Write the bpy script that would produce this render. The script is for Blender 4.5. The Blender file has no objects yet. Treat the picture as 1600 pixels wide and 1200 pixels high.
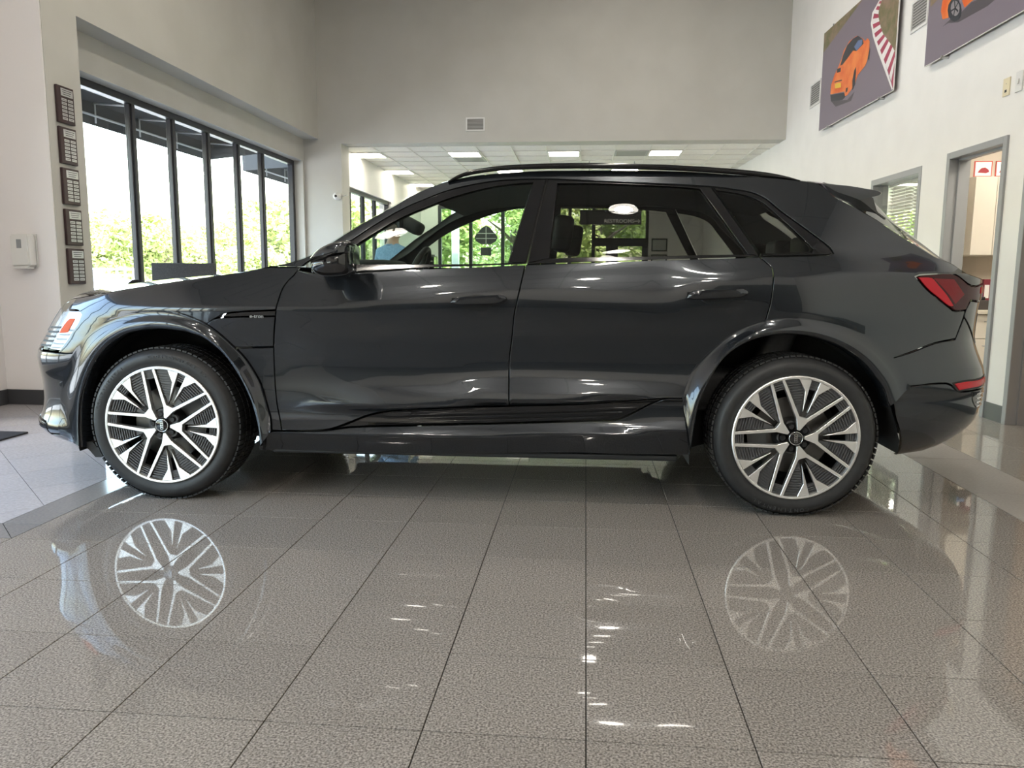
import bpy, bmesh, math, random
import numpy as np
from mathutils import Vector, Matrix

scene = bpy.context.scene
COL = scene.collection
PI = math.pi
RX = random.Random(7)

# ---- camera -------------------------------------------------------------------------------------
CAM_F, CAM_PITCH, CAM_ROLL, CAM_YAW, CAM_H = 1222.61871, 0.138198243, -0.00626703369, -0.0922834030, 1.092
cam_data = bpy.data.cameras.new('camera')
cam_data.sensor_fit = 'HORIZONTAL'; cam_data.sensor_width = 36.0
cam_data.lens = CAM_F / 1600 * 36.0
cam_data.clip_start = .05; cam_data.clip_end = 300
cam = bpy.data.objects.new('camera', cam_data); COL.objects.link(cam)
_cp, _sp = math.cos(CAM_PITCH), math.sin(CAM_PITCH)
_fw = Vector((0, _cp, -_sp)); _rt = Vector((1, 0, 0)); _dn = _fw.cross(_rt)
_cr, _sr = math.cos(CAM_ROLL), math.sin(CAM_ROLL)
_r2 = _cr * _rt + _sr * _dn; _d2 = -_sr * _rt + _cr * _dn
_g = Matrix(((math.cos(CAM_YAW), -math.sin(CAM_YAW), 0), (math.sin(CAM_YAW), math.cos(CAM_YAW), 0), (0, 0, 1)))
_m = (Matrix((_r2, -_d2, -_fw)) @ _g).transposed()
cam.matrix_world = Matrix.Translation((0, 0, CAM_H)) @ _m.to_4x4()
scene.camera = cam

# ---- world, sun, exposure -------------------------------------------------------------------------
world = bpy.data.worlds.new('world'); scene.world = world; world.use_nodes = True
wn = world.node_tree; wn.nodes.clear()
w_out = wn.nodes.new('ShaderNodeOutputWorld'); w_bg = wn.nodes.new('ShaderNodeBackground')
w_sky = wn.nodes.new('ShaderNodeTexSky'); w_sky.sky_type = 'NISHITA'
w_sky.sun_disc = False; w_sky.sun_elevation = math.radians(58); w_sky.sun_rotation = math.radians(150)
w_sky.air_density = 1.6; w_sky.dust_density = 3.0; w_sky.ozone_density = 1.0
w_bg.inputs['Strength'].default_value = 0.90
wn.links.new(w_sky.outputs[0], w_bg.inputs[0]); wn.links.new(w_bg.outputs[0], w_out.inputs[0])
sun_d = bpy.data.lights.new('sun', 'SUN'); sun_d.energy = 6.0; sun_d.angle = math.radians(2); sun_d.color = (1, .95, .86)
sun = bpy.data.objects.new('sun', sun_d); COL.objects.link(sun)
sun.rotation_euler = (math.radians(32), 0, math.radians(35))
scene.view_settings.view_transform = 'Standard'; scene.view_settings.look = 'None'
scene.view_settings.gamma = 1.0; scene.view_settings.use_curve_mapping = False
scene.view_settings.exposure = 1.28
CAN_POWER = 165.0        # emission strength of the round hall lamps
PANEL_POWER = 10.0       # emission strength of the flat ceiling panels in the back room
scene.cycles.use_denoising = True
scene.cycles.max_bounces = 8; scene.cycles.diffuse_bounces = 4; scene.cycles.glossy_bounces = 5
scene.cycles.transparent_max_bounces = 16; scene.cycles.transmission_bounces = 6

# ---- materials ------------------------------------------------------------------------------------
MATS = {}
def mat(name, col=(.5, .5, .5), rough=.5, metal=0.0, spec=.5, coat=0.0, coat_rough=.03, emit=None, emit_s=0.0):
    if name in MATS: return MATS[name]
    m = bpy.data.materials.new(name); m.use_nodes = True
    b = m.node_tree.nodes['Principled BSDF']
    b.inputs['Base Color'].default_value = (*col, 1); b.inputs['Roughness'].default_value = rough
    b.inputs['Metallic'].default_value = metal; b.inputs['Specular IOR Level'].default_value = spec
    b.inputs['Coat Weight'].default_value = coat; b.inputs['Coat Roughness'].default_value = coat_rough
    if emit: b.inputs['Emission Color'].default_value = (*emit, 1); b.inputs['Emission Strength'].default_value = emit_s
    MATS[name] = m; return m
def nodes(m): return m.node_tree.nodes, m.node_tree.links, m.node_tree.nodes['Principled BSDF']
def mottle(m, scale, c0, c1, lo=.35, hi=.65, detail=4, coord='Object', rough=None, bump=0.0, rnd=0.0, stretch=None):
    """procedural two-colour noise; rnd adds a per-object value shift"""
    n, l, b = nodes(m)
    tc = n.new('ShaderNodeTexCoord'); nz = n.new('ShaderNodeTexNoise'); nz.inputs['Scale'].default_value = scale; nz.inputs['Detail'].default_value = detail
    src = tc.outputs[coord] if coord != 'World' else n.new('ShaderNodeNewGeometry').outputs['Position']
    if stretch:
        mp = n.new('ShaderNodeMapping'); mp.inputs['Scale'].default_value = stretch; l.new(src, mp.inputs[0]); src = mp.outputs[0]
    l.new(src, nz.inputs['Vector'])
    cr = n.new('ShaderNodeValToRGB'); cr.color_ramp.elements[0].position = lo; cr.color_ramp.elements[1].position = hi
    cr.color_ramp.elements[0].color = (*c0, 1); cr.color_ramp.elements[1].color = (*c1, 1)
    l.new(nz.outputs['Fac'], cr.inputs[0]); out = cr.outputs[0]
    if rnd:
        oi = n.new('ShaderNodeObjectInfo'); mr = n.new('ShaderNodeMapRange'); mr.inputs[3].default_value = 1 - rnd; mr.inputs[4].default_value = 1 + rnd
        l.new(oi.outputs['Random'], mr.inputs[0])
        hs = n.new('ShaderNodeHueSaturation'); l.new(mr.outputs[0], hs.inputs['Value']); l.new(out, hs.inputs['Color']); out = hs.outputs[0]
    l.new(out, b.inputs['Base Color'])
    if rough:
        n2 = n.new('ShaderNodeTexNoise'); n2.inputs['Scale'].default_value = rough[0]; l.new(src, n2.inputs['Vector'])
        mr2 = n.new('ShaderNodeMapRange'); mr2.inputs[3].default_value = rough[1]; mr2.inputs[4].default_value = rough[2]
        l.new(n2.outputs['Fac'], mr2.inputs[0]); l.new(mr2.outputs[0], b.inputs['Roughness'])
    if bump:
        bp = n.new('ShaderNodeBump'); bp.inputs['Strength'].default_value = bump; bp.inputs['Distance'].default_value = .002
        l.new(nz.outputs['Fac'], bp.inputs['Height']); l.new(bp.outputs[0], b.inputs['Normal'])
    return m
def glass_mat(name, tint, ior=1.5, rough=0.0):
    """thin pane: a clear or tinted sheet that mirrors by Fresnel"""
    m = bpy.data.materials.new(name); m.use_nodes = True; n = m.node_tree.nodes; l = m.node_tree.links; n.clear()
    o = n.new('ShaderNodeOutputMaterial'); mx = n.new('ShaderNodeMixShader'); fr = n.new('ShaderNodeFresnel'); fr.inputs['IOR'].default_value = ior
    tr = n.new('ShaderNodeBsdfTransparent'); tr.inputs[0].default_value = (*tint, 1)
    gl = n.new('ShaderNodeBsdfGlossy'); gl.inputs['Roughness'].default_value = rough
    geo = n.new('ShaderNodeNewGeometry'); mul = n.new('ShaderNodeMath'); mul.operation = 'MULTIPLY'; inv = n.new('ShaderNodeMath'); inv.operation = 'SUBTRACT'
    inv.inputs[0].default_value = 1.0; l.new(geo.outputs['Backfacing'], inv.inputs[1])
    l.new(fr.outputs[0], mul.inputs[0]); l.new(inv.outputs[0], mul.inputs[1])
    l.new(mul.outputs[0], mx.inputs[0]); l.new(tr.outputs[0], mx.inputs[1]); l.new(gl.outputs[0], mx.inputs[2]); l.new(mx.outputs[0], o.inputs[0])
    MATS[name] = m; return m

# ---- object helpers -------------------------------------------------------------------------------
def tag(o, label=None, cat=None, group=None, kind=None):
    if label: o['label'] = label
    if cat: o['category'] = cat
    if group: o['group'] = group
    if kind: o['kind'] = kind
    return o
def empty(name, loc=(0, 0, 0), rz=0.0, parent=None):
    o = bpy.data.objects.new(name, None); COL.objects.link(o); o.location = loc; o.rotation_euler = (0, 0, rz); o.empty_display_size = .1
    if parent: o.parent = parent
    return o
def link(name, me, m, parent=None, smooth=False):
    if m is not None:
        for x in (m if isinstance(m, (list, tuple)) else [m]): me.materials.append(x)
    if smooth: me.shade_smooth()
    o = bpy.data.objects.new(name, me); COL.objects.link(o)
    if parent: o.parent = parent
    return o
def from_bm(name, bm, m, parent=None, smooth=False):
    me = bpy.data.meshes.new(name); bm.normal_update(); bm.to_mesh(me); bm.free()
    return link(name, me, m, parent, smooth)
def from_data(name, V, F, m, parent=None, smooth=False):
    me = bpy.data.meshes.new(name); me.from_pydata([tuple(v) for v in V], [], F); me.update()
    return link(name, me, m, parent, smooth)
def add_box(bm, lo, hi, M=None):
    x0, y0, z0 = lo; x1, y1, z1 = hi
    co = [(x0,y0,z0),(x1,y0,z0),(x1,y1,z0),(x0,y1,z0),(x0,y0,z1),(x1,y0,z1),(x1,y1,z1),(x0,y1,z1)]
    v = [bm.verts.new(M @ Vector(c) if M else c) for c in co]
    for f in ((0,3,2,1),(4,5,6,7),(0,1,5,4),(1,2,6,5),(2,3,7,6),(3,0,4,7)): bm.faces.new([v[i] for i in f])
    return v
def box(name, lo, hi, m, parent=None, bevel=0.0, M=None):
    bm = bmesh.new(); add_box(bm, lo, hi, M)
    if bevel: bmesh.ops.bevel(bm, geom=bm.edges[:], offset=bevel, segments=2, affect='EDGES', profile=.5)
    return from_bm(name, bm, m, parent)
def boxes(name, L, m, parent=None, M=None, bevel=0.0):
    bm = bmesh.new()
    for lo, hi in L: add_box(bm, lo, hi, M)
    if bevel: bmesh.ops.bevel(bm, geom=bm.edges[:], offset=bevel, segments=1, affect='EDGES')
    return from_bm(name, bm, m, parent)
def add_tube(bm, pts, r, n=8, caps=True, closed=False):
    pts = [Vector(p) for p in pts]; rings = []
    N = len(pts); rr = r if isinstance(r, (list, tuple)) else [r] * N
    prev = None
    for i, p in enumerate(pts):
        a = pts[(i - 1) % N] if (closed or i > 0) else p; b = pts[(i + 1) % N] if (closed or i < N - 1) else p
        d = (b - a).normalized()
        up = prev if prev is not None else (Vector((0, 0, 1)) if abs(d.z) < .9 else Vector((1, 0, 0)))
        x = d.cross(up); x = x.normalized() if x.length > 1e-6 else Vector((1, 0, 0)); y = x.cross(d).normalized(); prev = y
        rings.append([bm.verts.new(p + (x * math.cos(2*PI*k/n) + y * math.sin(2*PI*k/n)) * rr[i]) for k in range(n)])
    M = N if closed else N - 1
    for i in range(M):
        A, B = rings[i], rings[(i + 1) % N]
        for k in range(n): bm.faces.new((A[k], A[(k+1) % n], B[(k+1) % n], B[k]))
    if caps and not closed:
        bm.faces.new(rings[0][::-1]); bm.faces.new(rings[-1])
def tube(name, pts, r, m, parent=None, n=8, closed=False):
    bm = bmesh.new(); add_tube(bm, pts, r, n, closed=closed); bmesh.ops.recalc_face_normals(bm, faces=bm.faces[:])
    return from_bm(name, bm, m, parent, True)
def add_lathe(bm, prof, n=48, axis='Y', M=None, closed=False):
    """prof: (radius, along-axis) pairs"""
    rings = []
    for r, a in prof:
        ring = []
        for k in range(n):
            t = 2*PI*k/n; c, s = r*math.cos(t), r*math.sin(t)
            p = {'Y': (c, a, s), 'Z': (c, s, a), 'X': (a, c, s)}[axis]
            ring.append(bm.verts.new(M @ Vector(p) if M else p))
        rings.append(ring)
    L = len(rings)
    for i in range(L if closed else L - 1):
        A, B = rings[i], rings[(i + 1) % L]
        for k in range(n): bm.faces.new((A[k], A[(k+1) % n], B[(k+1) % n], B[k]))
    return rings
def lathe(name, prof, m, parent=None, n=48, axis='Y', smooth=True, M=None, closed=False, caps=False):
    bm = bmesh.new(); rings = add_lathe(bm, prof, n, axis, M, closed)
    if caps: bm.faces.new(rings[0][::-1]); bm.faces.new(rings[-1])
    bmesh.ops.recalc_face_normals(bm, faces=bm.faces[:])
    o = from_bm(name, bm, m, parent)
    if smooth:
        o.data.shade_smooth(); o.data.set_sharp_from_angle(angle=math.radians(38))
    return o
def add_prism(bm, poly, M, depth):
    """polygon of (a, b) pairs placed by M: a -> x, b -> z, thickness along +y"""
    a = [bm.verts.new(M @ Vector((p[0], 0, p[1]))) for p in poly]; b = [bm.verts.new(M @ Vector((p[0], depth, p[1]))) for p in poly]
    fs = [bm.faces.new(a), bm.faces.new(b[::-1])]
    for i in range(len(poly)):
        j = (i + 1) % len(poly); fs.append(bm.faces.new((a[j], a[i], b[i], b[j])))
    return fs
def prism(name, poly, m, parent=None, M=Matrix(), depth=.01, bevel=0.0, smooth=False):
    bm = bmesh.new(); add_prism(bm, poly, M, depth); bmesh.ops.recalc_face_normals(bm, faces=bm.faces[:])
    if bevel: bmesh.ops.bevel(bm, geom=[e for e in bm.edges if e.calc_face_angle(0) > .5], offset=bevel, segments=2, affect='EDGES', clamp_overlap=True)
    bmesh.ops.triangulate(bm, faces=[f for f in bm.faces if len(f.verts) > 4])
    o = from_bm(name, bm, m, parent)
    if smooth: o.data.shade_smooth(); o.data.set_sharp_from_angle(angle=math.radians(35))
    return o
def text(name, body, size, m, parent, M, depth=.002, align='CENTER', bold=False):
    cu = bpy.data.curves.new(name, 'FONT'); cu.body = body; cu.size = size; cu.extrude = depth; cu.align_x = align; cu.align_y = 'CENTER'; cu.resolution_u = 3
    if bold: cu.offset = size * .015
    t = bpy.data.objects.new(name, cu); COL.objects.link(t)
    me = bpy.data.meshes.new_from_object(t); bpy.data.objects.remove(t); me.transform(M); 
    return link(name, me, m, parent)
def copy_tree(o, parent=None):
    c = o.copy(); COL.objects.link(c)
    if parent: c.parent = parent
    for ch in [x for x in bpy.data.objects if x.parent == o]: copy_tree(ch, c)
    return c

M_white = mottle(mat('painted_plaster', (.80, .78, .74), .6), 3.0, (.79, .77, .73), (.82, .80, .76), coord='World')
M_warm = mat('warm_white_plaster', (.82, .79, .78), .6)
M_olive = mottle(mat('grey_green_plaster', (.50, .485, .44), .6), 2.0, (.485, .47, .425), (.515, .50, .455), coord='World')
M_base = mat('charcoal_baseboard', (.055, .056, .062), .35)
M_frame_dark = mat('dark_bronze_aluminium', (.035, .036, .042), .35, .3)
M_frame_grey = mat('grey_painted_steel', (.30, .305, .31), .4)
M_glass = glass_mat('clear_window_glass', (.93, .96, .95))
M_tile = mottle(mat('speckled_granite_tile', (.2, .19, .18), .05), 170, (.112, .099, .088), (.37, .333, .298), .36, .68, 3, 'World', (3.0, .016, .032), rnd=.05)
M_tile_light = mottle(mat('light_grey_tile', (.4, .39, .38), .08), 60, (.38, .36, .375), (.47, .45, .465), .3, .7, 3, 'World', (3.0, .03, .06), rnd=.04)
M_tile_band = mottle(mat('dark_band_tile', (.16, .16, .17), .12), 80, (.15, .15, .155), (.20, .195, .195), .3, .7, 3, 'World', (3.0, .10, .16), rnd=.04)
M_tile_matte = mottle(mat('matte_band_tile', (.3, .28, .26), .42), 80, (.27, .25, .235), (.33, .31, .29), .3, .7, 3, 'World', (3.0, .35, .5), rnd=.03)
M_tile_beige = mottle(mat('beige_tile', (.3, .28, .25), .06), 90, (.26, .245, .22), (.36, .34, .31), .3, .7, 3, 'World', (3.0, .025, .05), rnd=.04)
M_grout = mat('dark_grout', (.02, .019, .018), .8)
M_ceiltile = mottle(mat('fissured_ceiling_tile', (.62, .60, .55), .9), 30, (.80, .78, .72), (.90, .88, .82), .35, .6, 5, 'World', rnd=.03, stretch=(1, 5, 1))
M_grid = mat('white_ceiling_grid', (.78, .76, .70), .5)
M_vent = mat('grey_vent_metal', (.36, .35, .33), .5)
M_black = mat('matte_black', (.012, .012, .013), .6)
M_blackgloss = mat('gloss_black', (.008, .008, .009), .08, 0, .5, .6)
M_wood_dark = mottle(mat('mahogany_board', (.03, .012, .014), .3), 8, (.02, .009, .011), (.042, .018, .019), stretch=(1, 1, .15))
M_plate = mat('brushed_silver_plate', (.66, .66, .66), .28, .9)
M_ink = mat('dark_ink', (.06, .06, .065), .6)
M_plastic_w = mat('white_plastic', (.72, .71, .68), .4)
M_cream = mat('cream_plastic', (.75, .66, .45), .4)
M_leaf = mottle(mat('sunlit_leaves', (.2, .32, .05), .6), 1.2, (.27, .35, .08), (.56, .62, .26), .3, .7, 2, 'World')
M_leaf2 = mottle(mat('dense_leaves', (.12, .26, .04), .6), 1.2, (.20, .29, .06), (.56, .62, .24), .3, .7, 2, 'World')
for _m in (M_leaf, M_leaf2): nodes(_m)[2].inputs['Transmission Weight'].default_value = 0.0
M_bark = mottle(mat('bark', (.12, .09, .07), .9), 12, (.08, .06, .045), (.17, .13, .10), stretch=(1, 1, .2))
M_asphalt = mottle(mat('asphalt', (.2, .2, .2), .9), 5, (.42, .42, .41), (.52, .52, .50), coord='World')
M_grass = mottle(mat('lawn', (.12, .2, .05), .9), 3, (.09, .17, .03), (.17, .26, .07), coord='World')
M_stucco = mat('white_stucco', (.75, .74, .72), .8)
M_awning = mat('charcoal_canvas', (.05, .055, .06), .85)
M_whitemetal = mat('white_painted_tube', (.7, .7, .7), .4)
M_shirt = mottle(mat('light_blue_cotton', (.22, .36, .55), .8), 40, (.19, .32, .50), (.26, .41, .60))
M_skin = mat('skin', (.50, .30, .22), .5)
M_hair = mat('grey_brown_hair', (.09, .07, .06), .6)
M_trousers = mat('navy_trousers', (.03, .035, .05), .8)
M_shoe = mat('black_leather', (.015, .014, .014), .35)
M_partition = mottle(mat('grey_partition_fabric', (.06, .06, .062), .8), 90, (.05, .05, .052), (.075, .075, .077))
M_cabinet = mottle(mat('cream_laminate', (.72, .66, .56), .4), 2, (.70, .64, .545), (.75, .69, .59), coord='World')
M_backsplash = mottle(mat('beige_stone_wall', (.42, .37, .30), .7), 2.5, (.44, .39, .32), (.60, .54, .46), .3, .7, 6, 'World')
M_counter = mat('cream_worktop', (.66, .60, .50), .35)
M_steel = mat('brushed_steel', (.45, .45, .45), .3, 1.0)
M_tan = mottle(mat('tan_wood_veneer', (.42, .24, .12), .4), 5, (.36, .20, .095), (.47, .28, .145), stretch=(1, 1, .12))
M_blind = mat('cream_blind_slat', (.72, .68, .60), .5)

# ================= floor ===============================================================================
S = .394807; AX = .021266; BY = 1.731672       # tile pitch and joint origin
floor = box('floor', (-9, -8.5, -.25), (8, 19.6, -.007), M_grout); tag(floor, kind='structure')
def tile_mesh(name, w, d, gap=.0016, bev=.0008, th=.0069):
    a = w/2 - gap; b = d/2 - gap
    V = []
    for dx, z in ((0, -th), (0, -bev), (bev, 0)):
        V += [(-a+dx, -b+dx, z), (a-dx, -b+dx, z), (a-dx, b-dx, z), (-a+dx, b-dx, z)]
    F = [(8, 9, 10, 11)]
    for r in (0, 4):
        for k in range(4): F.append((r+k, r+(k+1) % 4, r+4+(k+1) % 4, r+4+k))
    me = bpy.data.meshes.new(name); me.from_pydata(V, [], F); me.update(); return me
def put(me, x, y, rz=0, name='tile', parent=None):
    o = bpy.data.objects.new(name, me); COL.objects.link(o); o.location = (x, y, 0); o.rotation_euler = (0, 0, rz); o.parent = parent or floor
    return o
tm = tile_mesh('tile', S, S); tm.materials.append(M_tile)
rest = []
XL = AX - 6*S; XR = AX + 5*S
for j in range(-1, 44):
    y0 = BY + j*S
    for i in range(-12, 5):
        x0 = AX + i*S
        if i < -6 and y0 + S > BY + 3*S + .01: continue
        if y0 < 6.05 and j >= -1 and i >= -9: put(tm, x0 + S/2, y0 + S/2)
        elif i >= -6: rest.append((x0, y0, S, S))
for j in range(-22, -1):
    for i in range(-12, 8): rest.append((AX + i*S, BY + j*S, S, S))
def joined_tiles(name, L, m):
    V = []; F = []
    for x0, y0, w, d in L:
        g = .0013; k = len(V)
        V += [(x0+g, y0+g, 0), (x0+w-g, y0+g, 0), (x0+w-g, y0+d-g, 0), (x0+g, y0+d-g, 0)]
        V += [(x0+g, y0+g, -.0069), (x0+w-g, y0+g, -.0069), (x0+w-g, y0+d-g, -.0069), (x0+g, y0+d-g, -.0069)]
        F += [(k, k+1, k+2, k+3), (k+4, k+5, k+1, k), (k+5, k+6, k+2, k+1), (k+6, k+7, k+3, k+2), (k+7, k+4, k, k+3)]
    o = from_data(name, V, F, m, floor); tag(o, kind='stuff'); return o
joined_tiles('tile_field', rest, M_tile)
# border band on the left: runs along y, mitred where it turns left
bw = .181; yb = BY + 3*S
bt = tile_mesh('tile', bw, 2*S); bt.materials.append(M_tile_band)
for k in range(17):
    put(bt, XL - bw/2, yb + bw + S*2*(k + .5) + .002)
bt2 = tile_mesh('tile', 2*S, bw); bt2.materials.append(M_tile_band)
for k in range(3): put(bt2, XL - bw - S*2*(k + .5) - .002, yb + bw/2)
for tri in (((XL - .0015, yb + .0035), (XL - .0015, yb + bw), (XL - bw + .0015, yb + bw)), ((XL - .0035, yb + .0015), (XL - bw, yb + bw - .0035), (XL - bw, yb + .0015))):
    V = [(x, y, 0) for x, y in tri] + [(x, y, -.0069) for x, y in tri]
    from_data('tile', V, [(0, 1, 2), (3, 4, 1, 0), (4, 5, 2, 1), (5, 3, 0, 2)], M_tile_band, floor)
# light diagonal tiles beyond that band, cut along it
dt = bpy.data.meshes.new('tile_diagonal')
R2 = math.sqrt(2); pitch = .558
cnt = 0
for a in range(-8, 12):
    for b in range(-8, 30):
        u0 = .835 + a*pitch - 4*pitch; v0 = 6.43 + b*pitch - 8*pitch        # u = x+y, v = y-x
        g = .0019
        cs = []
        for du, dv in ((g, g), (pitch-g, g), (pitch-g, pitch-g), (g, pitch-g)):
            u, v = u0 + du, v0 + dv; cs.append(((u - v)/2, (u + v)/2))
        xs = [c[0] for c in cs]; ys = [c[1] for c in cs]
        if min(xs) > XL - bw or max(ys) < yb + bw or max(xs) < -5.2 or min(ys) > 8.3: continue
        def clip(poly, f):
            out = []
            for k in range(len(poly)):
                p, q = poly[k], poly[(k+1) % len(poly)]; fp, fq = f(p), f(q)
                if fp >= 0: out.append(p)
                if fp*fq < 0: t = fp/(fp - fq); out.append((p[0] + t*(q[0]-p[0]), p[1] + t*(q[1]-p[1])))
            return out
        cs = clip(cs, lambda p: (XL - bw - .0015) - p[0]); cs = clip(cs, lambda p: p[1] - (yb + bw + .0015)) if cs else cs
        cs = clip(cs, lambda p: p[0] + 4.80) if cs else cs
        cs = clip(cs, lambda p: 8.2985 - p[1]) if cs else cs
        if len(cs) < 3: continue
        ar = abs(sum(cs[k][0]*cs[(k+1) % len(cs)][1] - cs[(k+1) % len(cs)][0]*cs[k][1] for k in range(len(cs))))/2
        if ar < .0015: continue
        n = len(cs); V = [(x, y, 0) for x, y in cs] + [(x, y, -.0069) for x, y in cs]
        if sum(cs[k][0]*cs[(k+1) % n][1] - cs[(k+1) % n][0]*cs[k][1] for k in range(n)) < 0: V = V[:n][::-1] + V[n:][::-1]
        from_data('tile', V, [tuple(range(n))] + [((k+1) % n, k, k+n, (k+1) % n + n) for k in range(n)], M_tile_light, floor); cnt += 1
# matte strip and beige tiles on the right
mt = tile_mesh('tile', S, 2*S); mt.materials.append(M_tile_matte)
for k in range(-1, 6): put(mt, XR + S/2, BY + S*2*k + S)
bt3 = tile_mesh('tile', S, S); bt3.materials.append(M_tile_beige)
for j in range(-1, 12):
    for i in range(2): put(bt3, XR + S + S*(i + .5), BY + S*(j + .5))
joined_tiles('tile_field', [(XR + S*i, BY + S*j, S, S) for i in range(0, 9) for j in range(-4, 44) if not (i < 3 and -1 <= j < 12)], M_tile_beige)
joined_tiles('tile_field', [(XL - bw - S*(i+1), 8.3 + S*j, S, S) for i in range(0, 8) for j in range(0, 28)], M_tile_light)

# ================= walls on the left ====================================================================
def struct(o): o['kind'] = 'structure'; return o
ZC = 6.0
struct(boxes('wall_left', [((-5.05, -8.2, 0), (-4.786, -5.2, ZC)), ((-5.05, -5.2, 2.95), (-4.786, 4.6, ZC)), ((-5.05, -5.2, 0), (-4.786, 4.6, .25)), ((-5.05, 4.6, 0), (-4.786, 6.04, ZC)),
                         ((-4.80, 6.04, 0), (-4.262, 6.05, ZC))], M_warm))
struct(boxes('trim_1', [((-5.2, 6.05, 0), (-4.256, 6.487, ZC))], M_olive))          # pier that carries the plaques
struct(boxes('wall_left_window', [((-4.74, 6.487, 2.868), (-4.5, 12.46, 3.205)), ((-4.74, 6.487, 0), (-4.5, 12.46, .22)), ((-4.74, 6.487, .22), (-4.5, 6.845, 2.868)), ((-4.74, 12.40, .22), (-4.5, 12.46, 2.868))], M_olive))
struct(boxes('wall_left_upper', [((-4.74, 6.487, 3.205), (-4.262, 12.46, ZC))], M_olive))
struct(boxes('baseboard_left', [((-4.786, -8, 0), (-4.772, 6.03, .125)), ((-4.80, 6.028, 0), (-4.256, 6.041, .125)), ((-4.2565, 6.03, 0), (-4.244, 6.487, .125))], M_base))
def window_bank(name, x, y0, y1, z0, z1, ys, deep=.085, mull=.10, facing=1):
    """frame along y at plane x: head, sill, jambs, mullions (each a part) and one pane between each pair"""
    w = empty(name, (x, (y0 + y1)/2, z0)); struct(w)
    L = lambda a, b: tuple(p - q for p, q in zip(a, w.location)), 
    def bx(n, lo, hi, m): return box(n, [p - q for p, q in zip(lo, w.location)], [p - q for p, q in zip(hi, w.location)], m, w, .006)
    bx('head', (x - deep, y0, z1 - .07), (x, y1, z1), M_frame_dark); bx('sill', (x - deep, y0, z0), (x, y1, z0 + .07), M_frame_dark)
    edges = [y0] + list(ys) + [y1]
    bx('jamb', (x - deep, y0, z0 + .07), (x, y0 + mull*.8, z1 - .07), M_frame_dark); bx('jamb', (x - deep, y1 - mull*.8, z0 + .07), (x, y1, z1 - .07), M_frame_dark)
    for y in ys:
        bx('mullion', (x - deep, y - mull*.28, z0 + .07), (x, y + mull*.28, z1 - .07), M_frame_dark)
        bx('mullion_stop', (x - deep*.62, y - mull*.5, z0 + .07), (x - deep*.2, y + mull*.5, z1 - .07), M_frame_dark)
    for a, b in zip(edges[:-1], edges[1:]):
        g = from_data('pane', [(x - deep*.45 - w.location.x, a - w.location.y, z0 + .05 - z0), (x - deep*.45 - w.location.x, b - w.location.y, .05), (x - deep*.45 - w.location.x, b - w.location.y, z1 - .05 - z0), (x - deep*.45 - w.location.x, a - w.location.y, z1 - .05 - z0)], [(0, 1, 2, 3)], M_glass, w)
    return w
window_bank('window_1', -4.64, 6.845, 12.40, .22, 2.868, [7.92, 8.72, 9.55, 10.40, 11.20])
window_bank('window_2', -4.86, -5.2, 4.6, .25, 2.95, [-4.2, -3.2, -2.2, -1.2, -.2, .8, 1.8, 2.8, 3.8])  # unseen window bank, put in to let daylight into the hall
# ================= header, column, back room ==============================================================
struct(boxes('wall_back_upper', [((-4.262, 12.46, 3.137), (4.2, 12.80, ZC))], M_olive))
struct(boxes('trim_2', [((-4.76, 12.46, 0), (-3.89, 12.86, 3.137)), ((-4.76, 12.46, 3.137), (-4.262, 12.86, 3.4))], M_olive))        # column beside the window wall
struct(boxes('wall_back_left', [((-4.25, 12.86, 2.56), (-4.0, 19.2, 3.2)), ((-4.25, 12.86, 0), (-4.0, 19.2, .25)), ((-4.25, 16.1, .25), (-4.0, 19.2, 2.56))], M_white))
window_bank('window_3', -4.05, 12.87, 16.1, .25, 2.56, [13.45, 14.30, 15.10])
FX0, FX1 = -3.58, 1.46
struct(boxes('wall_back', [((-4.25, 19.0, 2.75), (3.4, 19.25, 3.2)), ((-4.25, 19.0, 0), (FX0, 19.25, 2.75)), ((FX1, 19.0, 0), (3.4, 19.25, 2.75)), ((FX0, 19.0, 0), (FX1, 19.25, .12))], M_white))
wb = empty('window_4', (0, 19.1, .12)); struct(wb)
for lo, hi, nm in [((FX0, -.06, 0), (FX1, .06, .08), 'sill'), ((FX0, -.06, 2.55), (FX1, .06, 2.63), 'head')]: box(nm, lo, hi, M_frame_dark, wb)
fm = [FX0 + .03, -2.79, -2.01, -1.2, -.4, .165, 1.43]
for x in fm: box('mullion', (x - .04, -.06, .08), (x + .04, .06, 2.55), M_frame_dark, wb)
box('transom', (.165, -.05, 1.67), (1.46, .05, 1.86), M_frame_dark, wb); box('door_stile', (.467, -.05, .08), (.752, .05, 1.67), M_frame_dark, wb); box('door_stile', (1.32, -.05, .08), (1.40, .05, 1.67), M_frame_dark, wb)
for a, b in zip(fm[:-1], fm[1:]): from_data('pane', [(a, 0, .05), (b, 0, .05), (b, 0, 2.6), (a, 0, 2.6)], [(0, 1, 2, 3)], M_glass, wb)
ceil_low = struct(box('ceiling_low', (-4.3, 12.80, 3.20), (4.2, 19.25, 3.30), M_vent))
CT = .562; cx0 = -4.0 - .06
ctm = tile_mesh('ceiling_tile', CT, CT, .009, .004, .02)
ctm.materials.append(M_ceiltile)
LIGHTS = {(0, 1), (3, 1), (6, 1), (9, 1), (0, 5), (0, 9), (4, 5), (8, 5), (4, 9)}; VENTS = {(8, 1): 1, (3, 2): 1}
lit = mat('lit_panel', (.9, .88, .8), .5, emit=(1, .93, .80), emit_s=PANEL_POWER)
li = 0
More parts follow.
